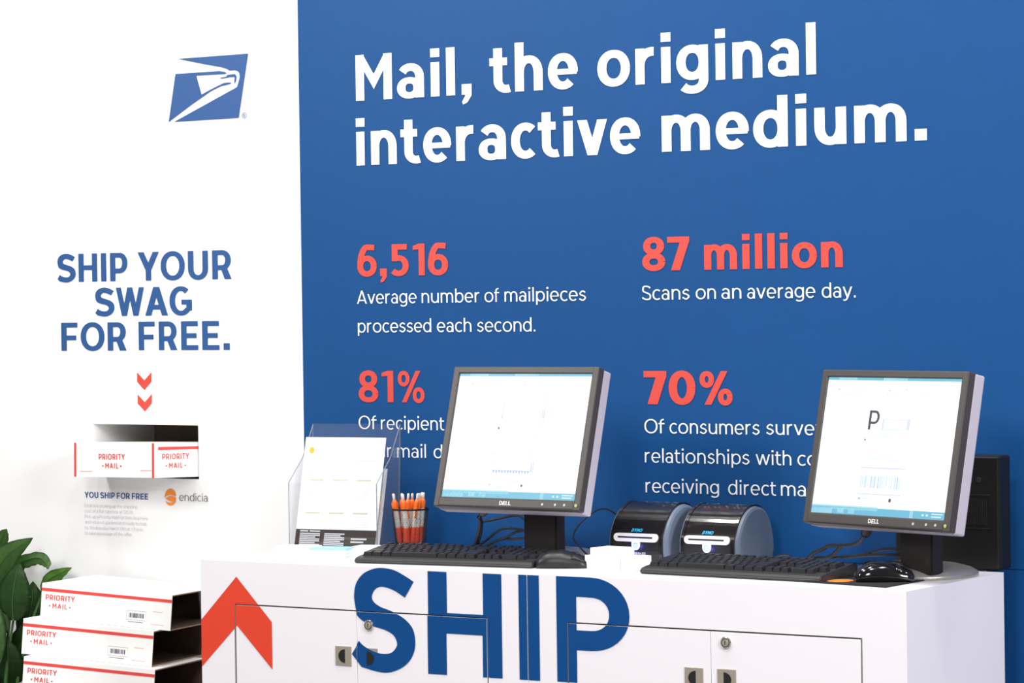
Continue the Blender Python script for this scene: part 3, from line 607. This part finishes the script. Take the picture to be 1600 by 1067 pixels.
# ================================================================ KEYBOARDS
def keyboard(label, loc, rz, group=None):
    t = thing('keyboard', label, 'keyboard', loc, rz, group)
    Wk, Dk = .440, .150
    prof = [(-Dk / 2, 0), (-Dk / 2 - .001, .006), (-Dk / 2 + .003, .0115), (-Dk / 2 + .018, .0145), (Dk / 2 - .008, .0285), (Dk / 2, .024), (Dk / 2, .004), (Dk / 2 - .01, 0)]
    b = prism(B(), prof, -Wk / 2, Wk / 2, 'X'); bmesh.ops.bevel(b, geom=b.edges[:], offset=.0018, segments=2, affect='EDGES'); link('case', b, M_KEYB, t)
    rows = [(.052, [(0, 1), (2, 1), (3, 1), (4, 1), (5, 1), (6.5, 1), (7.5, 1), (8.5, 1), (9.5, 1), (11, 1), (12, 1), (13, 1), (14, 1), (15.25, 1), (16.25, 1), (17.25, 1)]),
        (.030, [(i, 1) for i in range(13)] + [(13, 2), (15.25, 1), (16.25, 1), (17.25, 1)] + [(18.5 + i, 1) for i in range(4)]),
        (.011, [(0, 1.5)] + [(1.5 + i, 1) for i in range(12)] + [(13.5, 1.5), (15.25, 1), (16.25, 1), (17.25, 1)] + [(18.5 + i, 1) for i in range(4)]),
        (-.008, [(0, 1.75)] + [(1.75 + i, 1) for i in range(11)] + [(12.75, 2.25)] + [(18.5 + i, 1) for i in range(3)]),
        (-.027, [(0, 2.25)] + [(2.25 + i, 1) for i in range(10)] + [(12.25, 2.75), (16.25, 1)] + [(18.5 + i, 1) for i in range(3)] + [(21.5, 1)]),
        (-.046, [(0, 1.25), (1.25, 1.25), (2.5, 1.25), (3.75, 6.25), (10, 1.25), (11.25, 1.25), (12.5, 1.25), (13.75, 1.25), (15.25, 1), (16.25, 1), (17.25, 1), (18.5, 2), (20.5, 1)])]
    u = .0187; slope = math.atan2(.014, .124); n = 0; rest = B(); cache = {}
    for ry, ks in rows[::-1]:
        for kx, kw in ks:
            n += 1; x0 = -.210 + kx * u; zc = .0145 + (ry + .057) * .112
            w0, w1, d0, d1, hh = kw * u * .5 - .0006, kw * u * .5 - .0032, .0086, .0062, .0085
            def mk(bm, M0):
                lo = [bm.verts.new(M0 @ Vector(p)) for p in ((-w0, -d0, 0), (w0, -d0, 0), (w0, d0, 0), (-w0, d0, 0))]
                md = [bm.verts.new(M0 @ Vector(p)) for p in ((-w1, -d1 - .0005, hh), (w1, -d1 - .0005, hh), (w1, d1 + .0012, hh + .0004), (-w1, d1 + .0012, hh + .0004))]
                for i in range(4): bm.faces.new((lo[i], lo[(i + 1) % 4], md[(i + 1) % 4], md[i]))
                bm.faces.new(md); bm.faces.new(lo[::-1]); return bm
            M0 = Matrix.Translation((x0 + kw * u / 2, ry, zc)) @ Matrix.Rotation(slope * .8, 4, 'X')
            if n <= 100: 
                if kw not in cache: cache[kw] = link('key', mk(B(), Matrix()), M_KEY, t); o = cache[kw]
                else: o = cache[kw].copy(); COL.objects.link(o); o.parent = t
                o.matrix_local = M0
            else: mk(rest, M0)
    link('function_keys', rest, M_KEY, t, kind='stuff')
    return t
KB1 = ((-.296, -.288, ZC + .0005), .115); KB2 = ((.432, -.283, ZC + .0008), -.055)
keyboard('black keyboard lying in front of the wire pen cup', *KB1)
k2 = keyboard('black keyboard in front of the two label printers', *KB2)
cable_obj('cable', [[(.50, -.205, .984), (.457, -.150, .991), (.403, -.100, .983), (.377, -.06, .966)]], M_CABLE, k2, KB2[0], KB2[1], .0022)
# ================================================================ MICE, PAD
def mouse(label, loc, rz, m, cable, size=1):
    t = thing('computer_mouse', label, 'mouse', loc, rz)
    # body: length along y (front = +y), built as stacked sections
    sec = [(-.056, .016, .010), (-.054, .024, .020), (-.045, .030, .030), (-.025, .0325, .0375), (0, .0320, .0385), (.022, .0305, .033), (.042, .0290, .025), (.054, .0245, .018), (.058, .014, .011)]
    def body(bm, x0f, x1f, sc_, zo, ymin=-1, ymax=1):
        rings = []
        for y, w_, h in sec:
            if not ymin <= y <= ymax: continue
            ring = []
            for j in range(15):
                a = math.pi * j / 14; u = math.cos(a); v = math.sin(a) ** .75
                ring.append(bm.verts.new((u * w_ * sc_ * (1 - .10 * (1 - v)), y * sc_, max(0.0012, v * h * sc_ + zo))))
            rings.append(ring)
        for a, b in zip(rings, rings[1:]):
            for j in range(14): bm.faces.new((a[j], a[j + 1], b[j + 1], b[j]))
            bm.faces.new((a[0], b[0], b[-1], a[-1]))
        bm.faces.new(rings[0]); bm.faces.new(rings[-1]); bmesh.ops.recalc_face_normals(bm, faces=bm.faces[:]); return bm
    bm = body(B(), 0, 1, size, 0); link('shell', bm, m, t, smooth=True)
    for sgn in (-1, 1):
        bm = B(); rows = []
        for y, w_, h in sec[5:8]:
            ring = []
            for j in range(6):
                a = math.pi * (.5 - sgn * (.03 + .30 * j / 5)); ring.append(bm.verts.new((math.cos(a) * w_ * size * .99, y * size, math.sin(a) ** .75 * h * size + .0014)))
            rows.append(ring)
        for a, b in zip(rows, rows[1:]):
            for j in range(5): bm.faces.new((a[j], a[j + 1], b[j + 1], b[j]))
        bmesh.ops.recalc_face_normals(bm, faces=bm.faces[:]); bmesh.ops.solidify(bm, geom=bm.faces[:], thickness=.001)
        link('button', bm, m, t, smooth=True)
    link('scroll_wheel', lathe(B(), [(.009, -.003), (.0105, 0), (.009, .003)], 20, (0, .030 * size, .0225 * size), 'X'), M_KEYB, t, smooth=True)
    cable_obj('cable', [cable], M_CABLE, t, loc, rz, .0019)
    return t
mouse('matt black mouse lying between a keyboard and the white paper pile', (-.022, -.287, ZC), -1.15, M_MOUSEM,
      [(.036, -.263, .970), (.020, -.235, .976), (-.040, -.175, .986), (-.099, -.120, 1.008), (-.109, -.080, 1.034), (-.100, -.040, 1.057), (-.093, -.010, 1.065), (-.080, .010, 1.060), (-.050, .020, 1.035)], 1.02)
mouse('glossy black mouse lying on the black mouse pad', (.757, -.303, ZC + .003), -1.05, M_MOUSE,
      [(.792, -.265, .972), (.755, -.225, .992), (.70, -.200, .990), (.674, -.195, .989), (.662, -.20, .986), (.660, -.215, .975), (.668, -.235, .9655), (.690, -.275, .9640)], 1.04)
pd = thing('mouse_pad', 'thin black mouse pad with an orange mark under the glossy black mouse', 'mouse pad', (.715, -.31, ZC))
pts = [(-.105, -.060), (.096, -.096), (.103, .105), (-.100, .110)]
pb = prism(B(), pts, .0002, .0028, 'Z'); link('pad', pb, M_PAD, pd)
link('orange_mark', prism(B(), ell(-.042, -.022, .026, .030, n=28), .0028, .0031, 'Z'), M_ORANGE, pd)
# ================================================================ LABEL PRINTERS
def printer(label, loc, rz):
    t = thing('label_printer', label, 'label printer', loc, rz); t.scale = (1, .92, .96)
    prof = catmull([(.006, .0, 0), (.0, .020, 0), (.0, .050, 0), (.006, .070, 0), (.022, .096, 0), (.046, .118, 0), (.075, .1305, 0), (.105, .132, 0), (.135, .121, 0), (.158, .098, 0), (.172, .066, 0), (.177, .034, 0), (.172, .008, 0), (.166, 0, 0)], 4)
    prof = [(p.x, p.y) for p in prof]
    def scale(k, cy=.092, cz=.060): return [((y - cy) * k + cy, (z - cz) * k + cz) for y, z in prof]
    Wp = .142
    b = prism(B(), [(y, z) for y, z in prof if z > .060], .006, Wp - .016, 'X'); link('lid', b, M_PRN, t, smooth=False)
    b = prism(B(), [(y, max(z, .0)) for y, z in prof if z <= .0605], .006, Wp - .016, 'X'); link('body', b, M_PRNLOW, t)
    for x0, x1, nm in ((-.001, .006, 'side_rim'), (Wp - .016, Wp - .009, 'side_rim')):
        link(nm, prism(B(), [(y, max(0, z)) for y, z in scale(1.02)], x0, x1, 'X'), M_PRN, t)
    for x0, x1 in ((Wp - .009, Wp), (-.010, -.001)):
        q = B(); a = scale(.955); c = scale(.86); far = x1 if x1 > .1 else x0; near = x0 if x1 > .1 else x1
        A1 = [q.verts.new((near, y, z)) for y, z in a]; A2 = [q.verts.new((near + (far - near) * .7, y, z)) for y, z in scale(.94)]; A3 = [q.verts.new((far, y, z)) for y, z in c]; n = len(a)
        for P0, P1 in ((A1, A2), (A2, A3)):
            for i in range(n): q.faces.new((P0[i], P0[(i + 1) % n], P1[(i + 1) % n], P1[i]))
        q.faces.new(A3); q.faces.new(A1[::-1]); bmesh.ops.recalc_face_normals(q, faces=q.faces[:])
        link('side_cover', q, M_PRNSIDE, t, label='smoky grey side cover')
    cx = (Wp - .010) / 2
    cap_ = rrect(cx - .057, cx + .057, .0475, .0665, .0093, 6)
    sl = link('label_slot', prism(B(), cap_, -.0035, .006, 'Y'), M_SLOT, t)
    link('slit', prism(B(), rrect(cx - .046, cx + .044, .0560, .0595, .0016, 3), -.0040, .0, 'Y'), M_BLACKIN, sl)
    tab = [(cx - .0105, .049)] + [(cx - .0105 * math.cos(R(180 * i / 12)), .040 - .0115 * math.sin(R(180 * i / 12))) for i in range(13)] + [(cx + .0105, .049)]
    link('feed_tab', prism(B(), tab, -.0034, .004, 'Y'), M_SLOT, sl)
    bm = B(); put(bm, stroke(arc(cx, .0395, .0048, .0048, 0, 360, 2), .0016, .0016) + rect(cx - .0008, cx + .0008, .0375, .0415), lambda u, v: (u, -.0038, v)); face_out(link('feed_icon', bm, M_ICON, sl))
    # teal maker word lies on the sloping lid just above the slot, model name in white below
    bm = B(); P, w_ = layout('DYMO', .24); k = .027 / w_
    put(bm, P, lambda u, v: (cx - .014 + u * k + v * .0018, .0025 + v * .0050 - .0012, .0700 + v * .0070)); face_out(link('maker_lettering', bm, M_TEAL, t))
    bm = B(); P, w_ = layout('LabelWriter 450', .17); k = .040 / w_
    put(bm, P, lambda u, v: (cx - .016 + u * k, -.0006, .0185 + v * .0056)); face_out(link('model_lettering', bm, M_PENW, t))
    l = bpy.data.lights.new('status_light', 'POINT'); l.energy = .035; l.color = (.10, .12, 1); l.shadow_soft_size = .004
    lo = bpy.data.objects.new('status_light', l); COL.objects.link(lo); lo.parent = t; lo.location = (cx, -.016, .036)
    return t
PRZ = -.03
printer('black label printer partly hidden by the pile of blank white paper', (-.006, -.112, ZC), PRZ)
printer('black label printer whose rounded smoky grey side cover is not hidden by anything', (.173, -.112, ZC), PRZ)
# ================================================================ PAPERS, CARDS, BROCHURES
t = thing('paper_stack', 'small pile of blank white paper in front of a label printer', 'paper', (.100, -.262, ZC), -.25)
link('lower_pad', bx(-.062, .040, -.036, .040, 0, .0285, bev=.001, seg=1), M_PAPER, t)
bm = bx(-.050, .022, -.028, .036, .0287, .0450, bev=.001, seg=1); bmesh.ops.rotate(bm, verts=bm.verts[:], cent=(0, 0, .02), matrix=Matrix.Rotation(.18, 3, 'Z')); link('upper_pad', bm, M_PAPER, t)
link('side_pad', bx(.043, .072, -.030, .034, 0, .0300, bev=.001, seg=1), M_PAPER, t)
t = thing('card_stack', 'stack of light blue cards in front of the brochure holder', 'cards', (-.657, -.270, ZC), .25)
for i in range(6): link('card', bx(-.045 + .001 * (i % 2), .045 + .001 * (i % 2), -.028, .028, i * .0036, i * .0036 + .0034, bev=.0003, seg=1), M_CARDB if i == 5 else (M_PAPER if i % 2 else M_CARDE), t)
t = tag(link('card_stack', bx(-.048, .048, -.030, .030, 0, .021, bev=.001, seg=1), M_PAPER), 'plain white card stack at the end of the counter above the red arrow', 'cards'); t.location = (-.760, -.262, ZC); t.rotation_euler = (0, 0, .2)
t = tag(link('card_stack', bx(-.045, .045, -.028, .028, 0, .022, bev=.001, seg=1), M_PAPER), 'plain white card stack between the light blue cards and the pen cup', 'cards'); t.location = (-.585, -.205, ZC); t.rotation_euler = (0, 0, .2)
# brochure holder of clear acrylic
HL = (-.744, -.150, ZC); HRZ = .12
def acr(name, bm, axis):
    o = link(name, bm, [M_ACR, M_ACRE], t)
    for p in o.data.polygons: p.material_index = 0 if abs(p.normal[axis]) > .9 else 1
    return o
t = thing('brochure_holder', 'clear acrylic brochure holder standing beside the wire pen cup', 'brochure holder', HL, HRZ)
Wh, Dh, th = .238, .105, .0025
acr('base', bx(-Wh / 2, Wh / 2, 0, Dh, 0, th), 2)
lean = .018
bk = B(); prism(bk, [(Dh - th, th), (Dh, th), (Dh + lean, .292), (Dh + lean - th, .292)], -Wh / 2, Wh / 2, 'X'); acr('back_panel', bk, 1)
link('front_panel', bx(-Wh / 2, Wh / 2, 0, th, th, .158), M_ACRF, t)
for sx in (-1, 1):
    a = sx * Wh / 2; b_ = a - sx * th
    acr('side_panel', prism(B(), [(th, th), (Dh - th, th), (Dh + lean - th - .0005, .290), (.070, .215), (th, .158)], min(a, b_), max(a, b_), 'X'), 0)
link('shelf', bx(-Wh / 2 + th, Wh / 2 - th, .052, Dh - th - .001, .075, .077), M_ACR, t)
# brochures standing in the pocket
def brochure(label, y0, y1, top, with_print, x0=-.108, x1=.108):
    t = thing('brochure', label, 'brochure', HL, HRZ, None)
    def yy(z): return y0 + (y1 - y0) * z / .28
    def P(u, v, d=0): return (u, yy(v) - d, v)
    bm = B()
    lo = [bm.verts.new(P(x, z, d)) for d in (0, -.0012) for x, z in ((x0, .0045), (x1, .0045), (x1, top), (x0, top))]
    bm.faces.new(lo[:4]); bm.faces.new(lo[4:][::-1])
    for i in range(4): bm.faces.new((lo[i], lo[4 + i], lo[4 + (i + 1) % 4], lo[(i + 1) % 4]))
    bmesh.ops.recalc_face_normals(bm, faces=bm.faces[:]); sh = link('sheet', bm, M_PAPER, t)
    if not with_print: return t
    def rects(name, rs, m, d=.0006):
        bm = B(); put(bm, [[(a, b), (c, b), (c, e), (a, e)] for a, b, c, e in rs], lambda u, v: P(u, v, d)); return face_out(link(name, bm, m, sh))
    rects('dark_footer', [(x0, .0055, x1, .049)], M_FOOT)
    ft = []
    for i in range(8):
        z = .038 - i * .0042
        ft.append((x0 + .012, z, x0 + .066 - (.012 if i in (2, 5) else 0), z + .0026)); ft.append((x0 + .078, z, x0 + .132 - (.01 if i in (1, 4, 7) else 0), z + .0026))
    ft += [(x0 + .012, .0435, x0 + .034, .0462), (x0 + .038, .0435, x0 + .066, .0462), (x0 + .150, .027, x0 + .192, .0305), (x0 + .150, .020, x0 + .184, .0235)]
    rects('footer_print', ft, M_LTGREY, .0010)
    rects('orange_mark', [], M_ORANGE) if False else None
    bm = B(); put(bm, [ell(x0 + .020, top - .030, .0068, .0072)], lambda u, v: P(u, v, .0008)); face_out(link('orange_mark', bm, mat('amber_print', (.85, .42, .03), .5), sh))
    bm = B(); Q, w_ = layout('endicia', .10); put(bm, Q, lambda u, v: P(x0 + .034 + u / w_ * .040, top - .034 + v * .0085, .0008)); face_out(link('heading_print', bm, M_LTGREY, sh))
    ln = [(x0 + .143, top - .054, x0 + .204, top - .050), (x0 + .02, top - .064, x0 + .12, top - .0625)]
    hd = []
    for r_, zz in enumerate((top - .100, top - .176)):
        for c_ in range(3):
            xx = x0 + .020 + c_ * .064; hd.append((xx, zz, xx + .040, zz + .0028))
            for j in range(6): ln.append((xx, zz - .008 - j * .0058, xx + .050 - rnd.random() * .018, zz - .0068 - j * .0058))
    rects('column_heading', hd, mat('olive_print', (.52, .50, .34), .6), .0008)
    rects('body_print', ln, mat('faint_print', (.72, .71, .69), .6), .0008)
    return t
brochure('printed white sheet with a dark footer, front one in the clear brochure holder', .006, .074, .262, True)
brochure('blank white sheet behind the printed one in the clear brochure holder', .018, .090, .190, False, -.106, .112)
# ================================================================ PEN CUP
CP = (-.5840, -.062, ZC)
t = thing('pen_cup', 'black wire mesh cup full of orange pens beside the brochure holder', 'pen cup', CP)
hc, r0, r1 = .098, .0335, .0425
def rad(z): return r0 + (r1 - r0) * z / hc
bm = B(); nv = 64
for i in range(nv):
    for dr in (1, -1):
        pts = []
        for k in range(9):
            z = .003 + (hc - .004) * k / 8; a = 2 * math.pi * (i / nv + dr * k / 8 * .16); pts.append((rad(z) * math.cos(a), rad(z) * math.sin(a), z))
        tube(bm, pts, .00034, 3, 1, False)
link('wire_mesh', bm, M_MESH, t)
link('rim', lathe(B(), [(r1 - .0008, hc - .003), (r1 + .0014, hc - .003), (r1 + .0014, hc + .001), (r1 - .0008, hc + .001)], 40, cap=False), M_MESH, t)
link('bottom', lathe(B(), [(.0, .0), (r0 + .001, .0), (r0 + .001, .004), (0, .004)], 40, cap=False), M_MESH, t)
def pen(label, x, y, ax, ay, black=False, spin=0, lift=0):
    """a pen standing tip down; (ax, ay) is the lean of its top"""
    d = Vector((ax, ay, 1)).normalized(); q = d.to_track_quat('Z', 'Y')
    t = bpy.data.objects.new('pen', None); COL.objects.link(t); t['label'] = label; t['category'] = 'pen'; t['group'] = 'pens in the mesh cup'; t.empty_display_size = .02
    t.location = (CP[0] + x, CP[1] + y, ZC + .0045 + lift); t.rotation_euler = (q @ Matrix.Rotation(spin, 3, 'Z').to_quaternion()).to_euler()
    w_, g_, o_ = (M_PENK, M_PENK, M_PENK) if black else (M_PENW, M_PENR, M_PENO)
    link('tip', lathe(B(), [(.0006, 0), (.0024, .004), (.0042, .011), (.0046, .014)], 12), M_CHROME, t, smooth=True)
    link('grip', lathe(B(), [(.0046, .013), (.0060, .018), (.0062, .046), (.0058, .050)], 14), g_, t, smooth=True)
    link('barrel', lathe(B(), [(.0058, .049), (.0060, .052), (.0060, .090), (.0058, .092)], 14), w_, t, smooth=True)
    link('top_collar', lathe(B(), [(.0058, .091), (.0064, .093), (.0060, .108), (.0040, .114)], 14), o_, t, smooth=True)
    link('clip', bx(-.0022, .0022, -.0100, -.0074, .070, .108, bev=.0006, seg=1), o_, t)
    link('plunger', lathe(B(), [(.0030, .112), (.0030, .126), (.0022, .128)], 10), M_PENW if not black else M_PENK, t, smooth=True)
PENS = []
for q_, d_, lean_ in ((-.022, -.010, -.16), (-.012, -.018, .10), (-.004, -.020, -.12), (.004, -.019, .16), (.013, -.016, .10), (.021, -.006, .12), (-.014, .006, -.05), (.000, .008, .06), (.014, .010, .15), (-.020, .004, -.20)):
    PENS.append((q_ * .834 - d_ * .551, q_ * .551 + d_ * .834, lean_ * .834, lean_ * .551))
for i, (x, y, ax, ay) in enumerate(PENS):
    pen('orange and white pen standing tip down in the black mesh cup', x, y, ax * .75, ay * .75, False, rnd.random() * 6, rnd.random() * .004)
pen('black pen among the orange pens in the black mesh cup', -.006, .0, -.14, .02, True, 1, -.003)
bpy.data.objects[[o.name for o in bpy.data.objects if o.get('label', '').startswith('black pen')][0]].pop('group', None)
# ================================================================ COMPUTER CASE
t = thing('computer_case', 'black computer case standing upright behind the monitor showing the letter P', 'computer', (.749, .006, ZC))
hw = .1205
link('case', bx(-hw, hw, .006, .060, .002, .241, bev=.005), M_PC, t)
fp = link('front_panel', bx(-hw + .001, hw - .001, 0, .008, .001, .240, bev=.004), M_PC, t)
gb = B()
for i in range(16): box(gb, .028 + i * .0042, .0300 + i * .0042, -.0015, .002, .096, .150)
link('vent_grille', gb, M_PCD, fp)
link('drive_bay', bx(-.10, .100, -.0012, .002, .158, .1605), M_PCD, fp)
link('lower_panel_line', bx(-.10, .100, -.0012, .002, .088, .0900), M_PCD, fp)
link('power_button', lathe(B(), [(.006, .001), (.006, -.0012), (.005, -.0016)], 18, (.075, 0, .19), 'Y'), M_PCD, fp)
# ================================================================ MAILING CARTONS
def star_text(bm, fn, x, z, cap, width, s=.19):
    P, w_ = layout('PRIORITY', s, .05); k = width / w_; put(bm, P, lambda u, v: fn(x + u * k, z + v * cap)); W0 = w_ * k
    P, w2 = layout('* MAIL *', s, .13); k2 = k * .95; put(bm, P, lambda u, v: fn(x + (W0 - w2 * k2) / 2 + u * k2, z - cap * 1.55 + v * cap * .93))
def carton_shell(Wc, Dc, Hc, open_right):
    b = B(); th = .003
    def pan(x0, x1, y0, y1, z0, z1): box(b, x0, x1, y0, y1, z0, z1)
    pan(-Wc / 2, Wc / 2, -Dc / 2, -Dc / 2 + th, 0, Hc); pan(-Wc / 2, Wc / 2, Dc / 2 - th, Dc / 2, 0, Hc)
    pan(-Wc / 2, Wc / 2, -Dc / 2 + th, Dc / 2 - th, 0, th); pan(-Wc / 2, Wc / 2, -Dc / 2 + th, Dc / 2 - th, Hc - th, Hc)
    pan(-Wc / 2, -Wc / 2 + th, -Dc / 2 + th, Dc / 2 - th, th, Hc - th)
    if not open_right: pan(Wc / 2 - th, Wc / 2, -Dc / 2 + th, Dc / 2 - th, th, Hc - th)
    b.normal_update()
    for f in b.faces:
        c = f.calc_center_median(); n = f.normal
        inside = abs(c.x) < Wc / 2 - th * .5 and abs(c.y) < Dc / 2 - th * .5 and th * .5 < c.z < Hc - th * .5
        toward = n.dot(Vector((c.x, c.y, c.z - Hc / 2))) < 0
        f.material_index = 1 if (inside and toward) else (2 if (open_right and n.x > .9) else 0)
    return b
Wc, Dc, Hc = .346, .302, .086
RT = (-.0257, .0717, .2783)
from mathutils import Euler
Rm = Euler(RT, 'XYZ').to_matrix()
O0 = Vector((-1.4256, -.0761, .7606))
def stacked(label, dx, dy, lvl, bar_code=True):
    o = O0 + Rm @ Vector((dx, dy, -lvl * (Hc + .001)))
    t = thing('mailing_carton', label, 'box', o, rot=RT)
    sh = link('carton', carton_shell(Wc, Dc, Hc, True), [M_CARTON, M_KRAFT_SHADED, M_KRAFTE], t)
    yf = -Dc / 2 - .0006
    face_out(link('red_stripe', put(B(), rect(-Wc / 2, Wc / 2, .0675, .0750), lambda u, v: (u, yf, v)), M_BOXRED, sh))
    bm = B(); star_text(bm, lambda u, v: (u, yf, v), -Wc / 2 + .012, .0470, .0128, .078); face_out(link('carton_lettering', bm, M_BOXRED, sh))
    bm = B(); x = .062; r2 = random.Random(3)
    while x < .102: w_ = r2.choice((.0008, .0014, .0022)); put(bm, rect(x, x + w_, .0235, .0345), lambda u, v: (u, yf, v)); x += w_ + r2.choice((.0007, .0012, .0018))
    put(bm, stroke([(.056, .018), (.108, .018), (.108, .040), (.056, .040), (.056, .018)], .0006, .0006), lambda u, v: (u, yf, v)); put(bm, rect(.060, .100, .0125, .0138), lambda u, v: (u, yf, v))
    face_out(link('barcode', bm, M_BOXBLUE, sh))
    face_out(link('small_print', put(B(), rect(.120, .155, .0110, .0118) + rect(.125, .150, .042, .0428), lambda u, v: (u, yf, v)), M_BOXRED, sh))
    return t
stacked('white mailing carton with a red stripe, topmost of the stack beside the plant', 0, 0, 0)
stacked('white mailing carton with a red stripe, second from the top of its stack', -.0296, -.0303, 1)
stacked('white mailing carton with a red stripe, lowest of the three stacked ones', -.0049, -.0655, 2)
# plinth under the stack (its top follows the lowest carton)
o3 = O0 + Rm @ Vector((-.0049, -.0655, -2 * (Hc + .001) - .001))
tt = B(); box(tt, -.15, .15, -.13, .13, -.02, 0); pl = thing('display_plinth', 'white plinth under the stack of mailing cartons', 'plinth', o3, rot=RT)
link('top_board', tt, M_WHITE, pl)
cb = bx(-.14, .14, -.12, .12, 0, o3.z - .03); c_ = link('pedestal', cb, M_WHITE, pl); c_.matrix_parent_inverse = Matrix()
c_.matrix_local = (Matrix.Translation(o3) @ Rm.to_4x4()).inverted() @ Matrix.Translation((o3.x, o3.y, 0))
# carton pushed into the wall slot
SR = (-.030, -.015, -.095)
t = thing('mailing_carton', 'white mailing carton poking out of the slot in the white wall', 'box', (-1.497, .149, 1.1025), rot=SR)
W2, D2, H2 = .302, .346, .086
sh = link('carton', carton_shell(W2, D2, H2, False), [M_CARTON, M_KRAFT_SHADED, M_KRAFTE], t)
yf = -D2 / 2 - .0006
face_out(link('red_stripe', put(B(), rect(-W2 / 2 + .001, -W2 / 2 + .0085, 0, H2), lambda u, v: (u, yf, v)), M_BOXRED, sh))
face_out(link('red_stripe', put(B(), rect(W2 / 2 - .0210, W2 / 2 - .0135, 0, H2), lambda u, v: (u, yf, v)), M_BOXRED, sh))
bm = B(); star_text(bm, lambda u, v: (u, yf, v), -.060, .0445, .0142, .094); face_out(link('carton_lettering', bm, M_BOXRED, sh))
face_out(link('small_print', put(B(), rect(-.128, -.084, .0135, .0145) + rect(.088, .128, .0175, .0185), lambda u, v: (u, yf, v)), M_BOXRED, sh))
xf = W2 / 2 + .0006
face_out(link('red_stripe', put(B(), rect(-D2 / 2, D2 / 2, .0690, .0765), lambda u, v: (xf, u, v)), M_BOXRED, sh), (1, 0, 0))
bm = B(); star_text(bm, lambda u, v: (xf, u, v), -D2 / 2 + .014, .0455, .0142, .094); face_out(link('carton_lettering', bm, M_BOXRED, sh), (1, 0, 0))
# ================================================================ PLANT
t = thing('potted_plant', 'leafy green potted plant beside the stack of mailing cartons', 'plant', (-1.90, -.05, 0))
link('pot', lathe(B(), [(.0, 0), (.12, 0), (.15, .46), (.16, .47), (.16, .50), (.145, .50), (.14, .46), (0, .46)], 36, cap=False), M_POT, t, smooth=False)
link('soil', lathe(B(), [(0, .468), (.139, .468), (.139, .462), (0, .462)], 36, cap=False), M_SOIL, t)
def leaf(pts, wid, m, tilt=0, roll=0, stem=True):
    """blade along a midrib (world x,y,z), widest part wid"""
    P = catmull([Vector(p) - Vector((-1.90, -.05, 0)) for p in pts], 6); n = len(P); bm = B(); rows = []
    for i, p in enumerate(P):
        s = i / (n - 1); d = (P[min(i + 1, n - 1)] - P[max(i - 1, 0)]).normalized()
        side = d.cross(Vector((.45, -.9, tilt))).normalized(); nrm = side.cross(d).normalized()
        w_ = wid * (math.sin(math.pi * min(1, s * .97 + .02) ** .72)) ** .85
        if s > .98: w_ = .0003
        row = []
        for j in range(-4, 5):
            u = j / 4; row.append(bm.verts.new(p + side * (u * w_) + nrm * (-abs(u) * w_ * .28 + roll * u * w_ + .0018 * math.sin(s * 40 + abs(u) * 3) * abs(u))))
        rows.append(row)
    for a, b in zip(rows, rows[1:]):
        for j in range(8): bm.faces.new((a[j], a[j + 1], b[j + 1], b[j]))
    bmesh.ops.solidify(bm, geom=bm.faces[:], thickness=.0006)
    lf = link('leaf', bm, m, t, smooth=True)
    rib = tube(B(), [p + Vector((.0, -.0012, 0)) for p in P[:-2]], lambda s: .0016 * (1 - .7 * s), 6, 1, False); link('midrib', rib, M_STEM, lf, smooth=True)
    if stem:
        a = P[0]; link('stem', tube(B(), [Vector((a.x * .25, a.y * .25, .46)), Vector((a.x * .6, a.y * .6, .46 + (a.z - .46) * .6)), a], lambda s: .005 - .002 * s, 8, 5), M_STEM, t, smooth=True)
leaf([(-1.945, -.02, .775), (-1.925, -.03, .84), (-1.885, -.02, .90), (-1.815, .0, .945)], .040, M_LEAF)
leaf([(-1.905, .02, .80), (-1.885, .02, .87), (-1.845, .02, .888), (-1.80, .01, .893), (-1.768, .0, .880), (-1.757, -.01, .868)], .020, M_LEAF, .5)
leaf([(-1.850, -.04, .735), (-1.842, -.05, .79), (-1.832, -.05, .84), (-1.826, -.04, .885)], .046, M_LEAFD, .2, .1)
leaf([(-1.815, .03, .80), (-1.79, .03, .835), (-1.755, .03, .852), (-1.712, .03, .870)], .020, M_LEAFL, .3)
leaf([(-1.945, -.06, .775), (-1.915, -.08, .765), (-1.882, -.09, .72), (-1.868, -.09, .66), (-1.868, -.085, .615)], .040, M_LEAF, .6)
leaf([(-1.98, .0, .85), (-1.95, .0, .90), (-1.92, .0, .945), (-1.905, .0, .965)], .022, M_LEAF)
leaf([(-1.96, .02, .80), (-1.945, .01, .85), (-1.915, .0, .885), (-1.88, .0, .895)], .036, M_LEAFD)
leaf([(-1.98, -.05, .70), (-1.955, -.07, .70), (-1.93, -.08, .66), (-1.915, -.08, .60)], .045, M_LEAFD, .4)
leaf([(-1.90, .05, .62), (-1.88, .04, .68), (-1.86, .03, .73), (-1.85, .03, .77)], .035, M_LEAFD, .2)
leaf([(-1.89, -.02, .56), (-1.87, -.04, .61), (-1.86, -.05, .65), (-1.865, -.05, .69)], .04, M_LEAFD, .1)
leaf([(-1.95, -.03, .80), (-1.92, -.045, .80), (-1.885, -.05, .76), (-1.86, -.05, .70)], .032, M_LEAFD, .3)
leaf([(-1.93, .03, .56), (-1.90, .02, .62), (-1.87, .015, .68), (-1.855, .02, .735)], .045, M_LEAFD, .1)
leaf([(-1.96, -.02, .55), (-1.94, -.03, .60), (-1.925, -.03, .66), (-1.93, -.02, .71)], .045, M_LEAFD, .1)
leaf([(-1.885, .04, .66), (-1.865, .035, .72), (-1.848, .03, .78), (-1.845, .03, .83)], .040, M_LEAFD, .1)
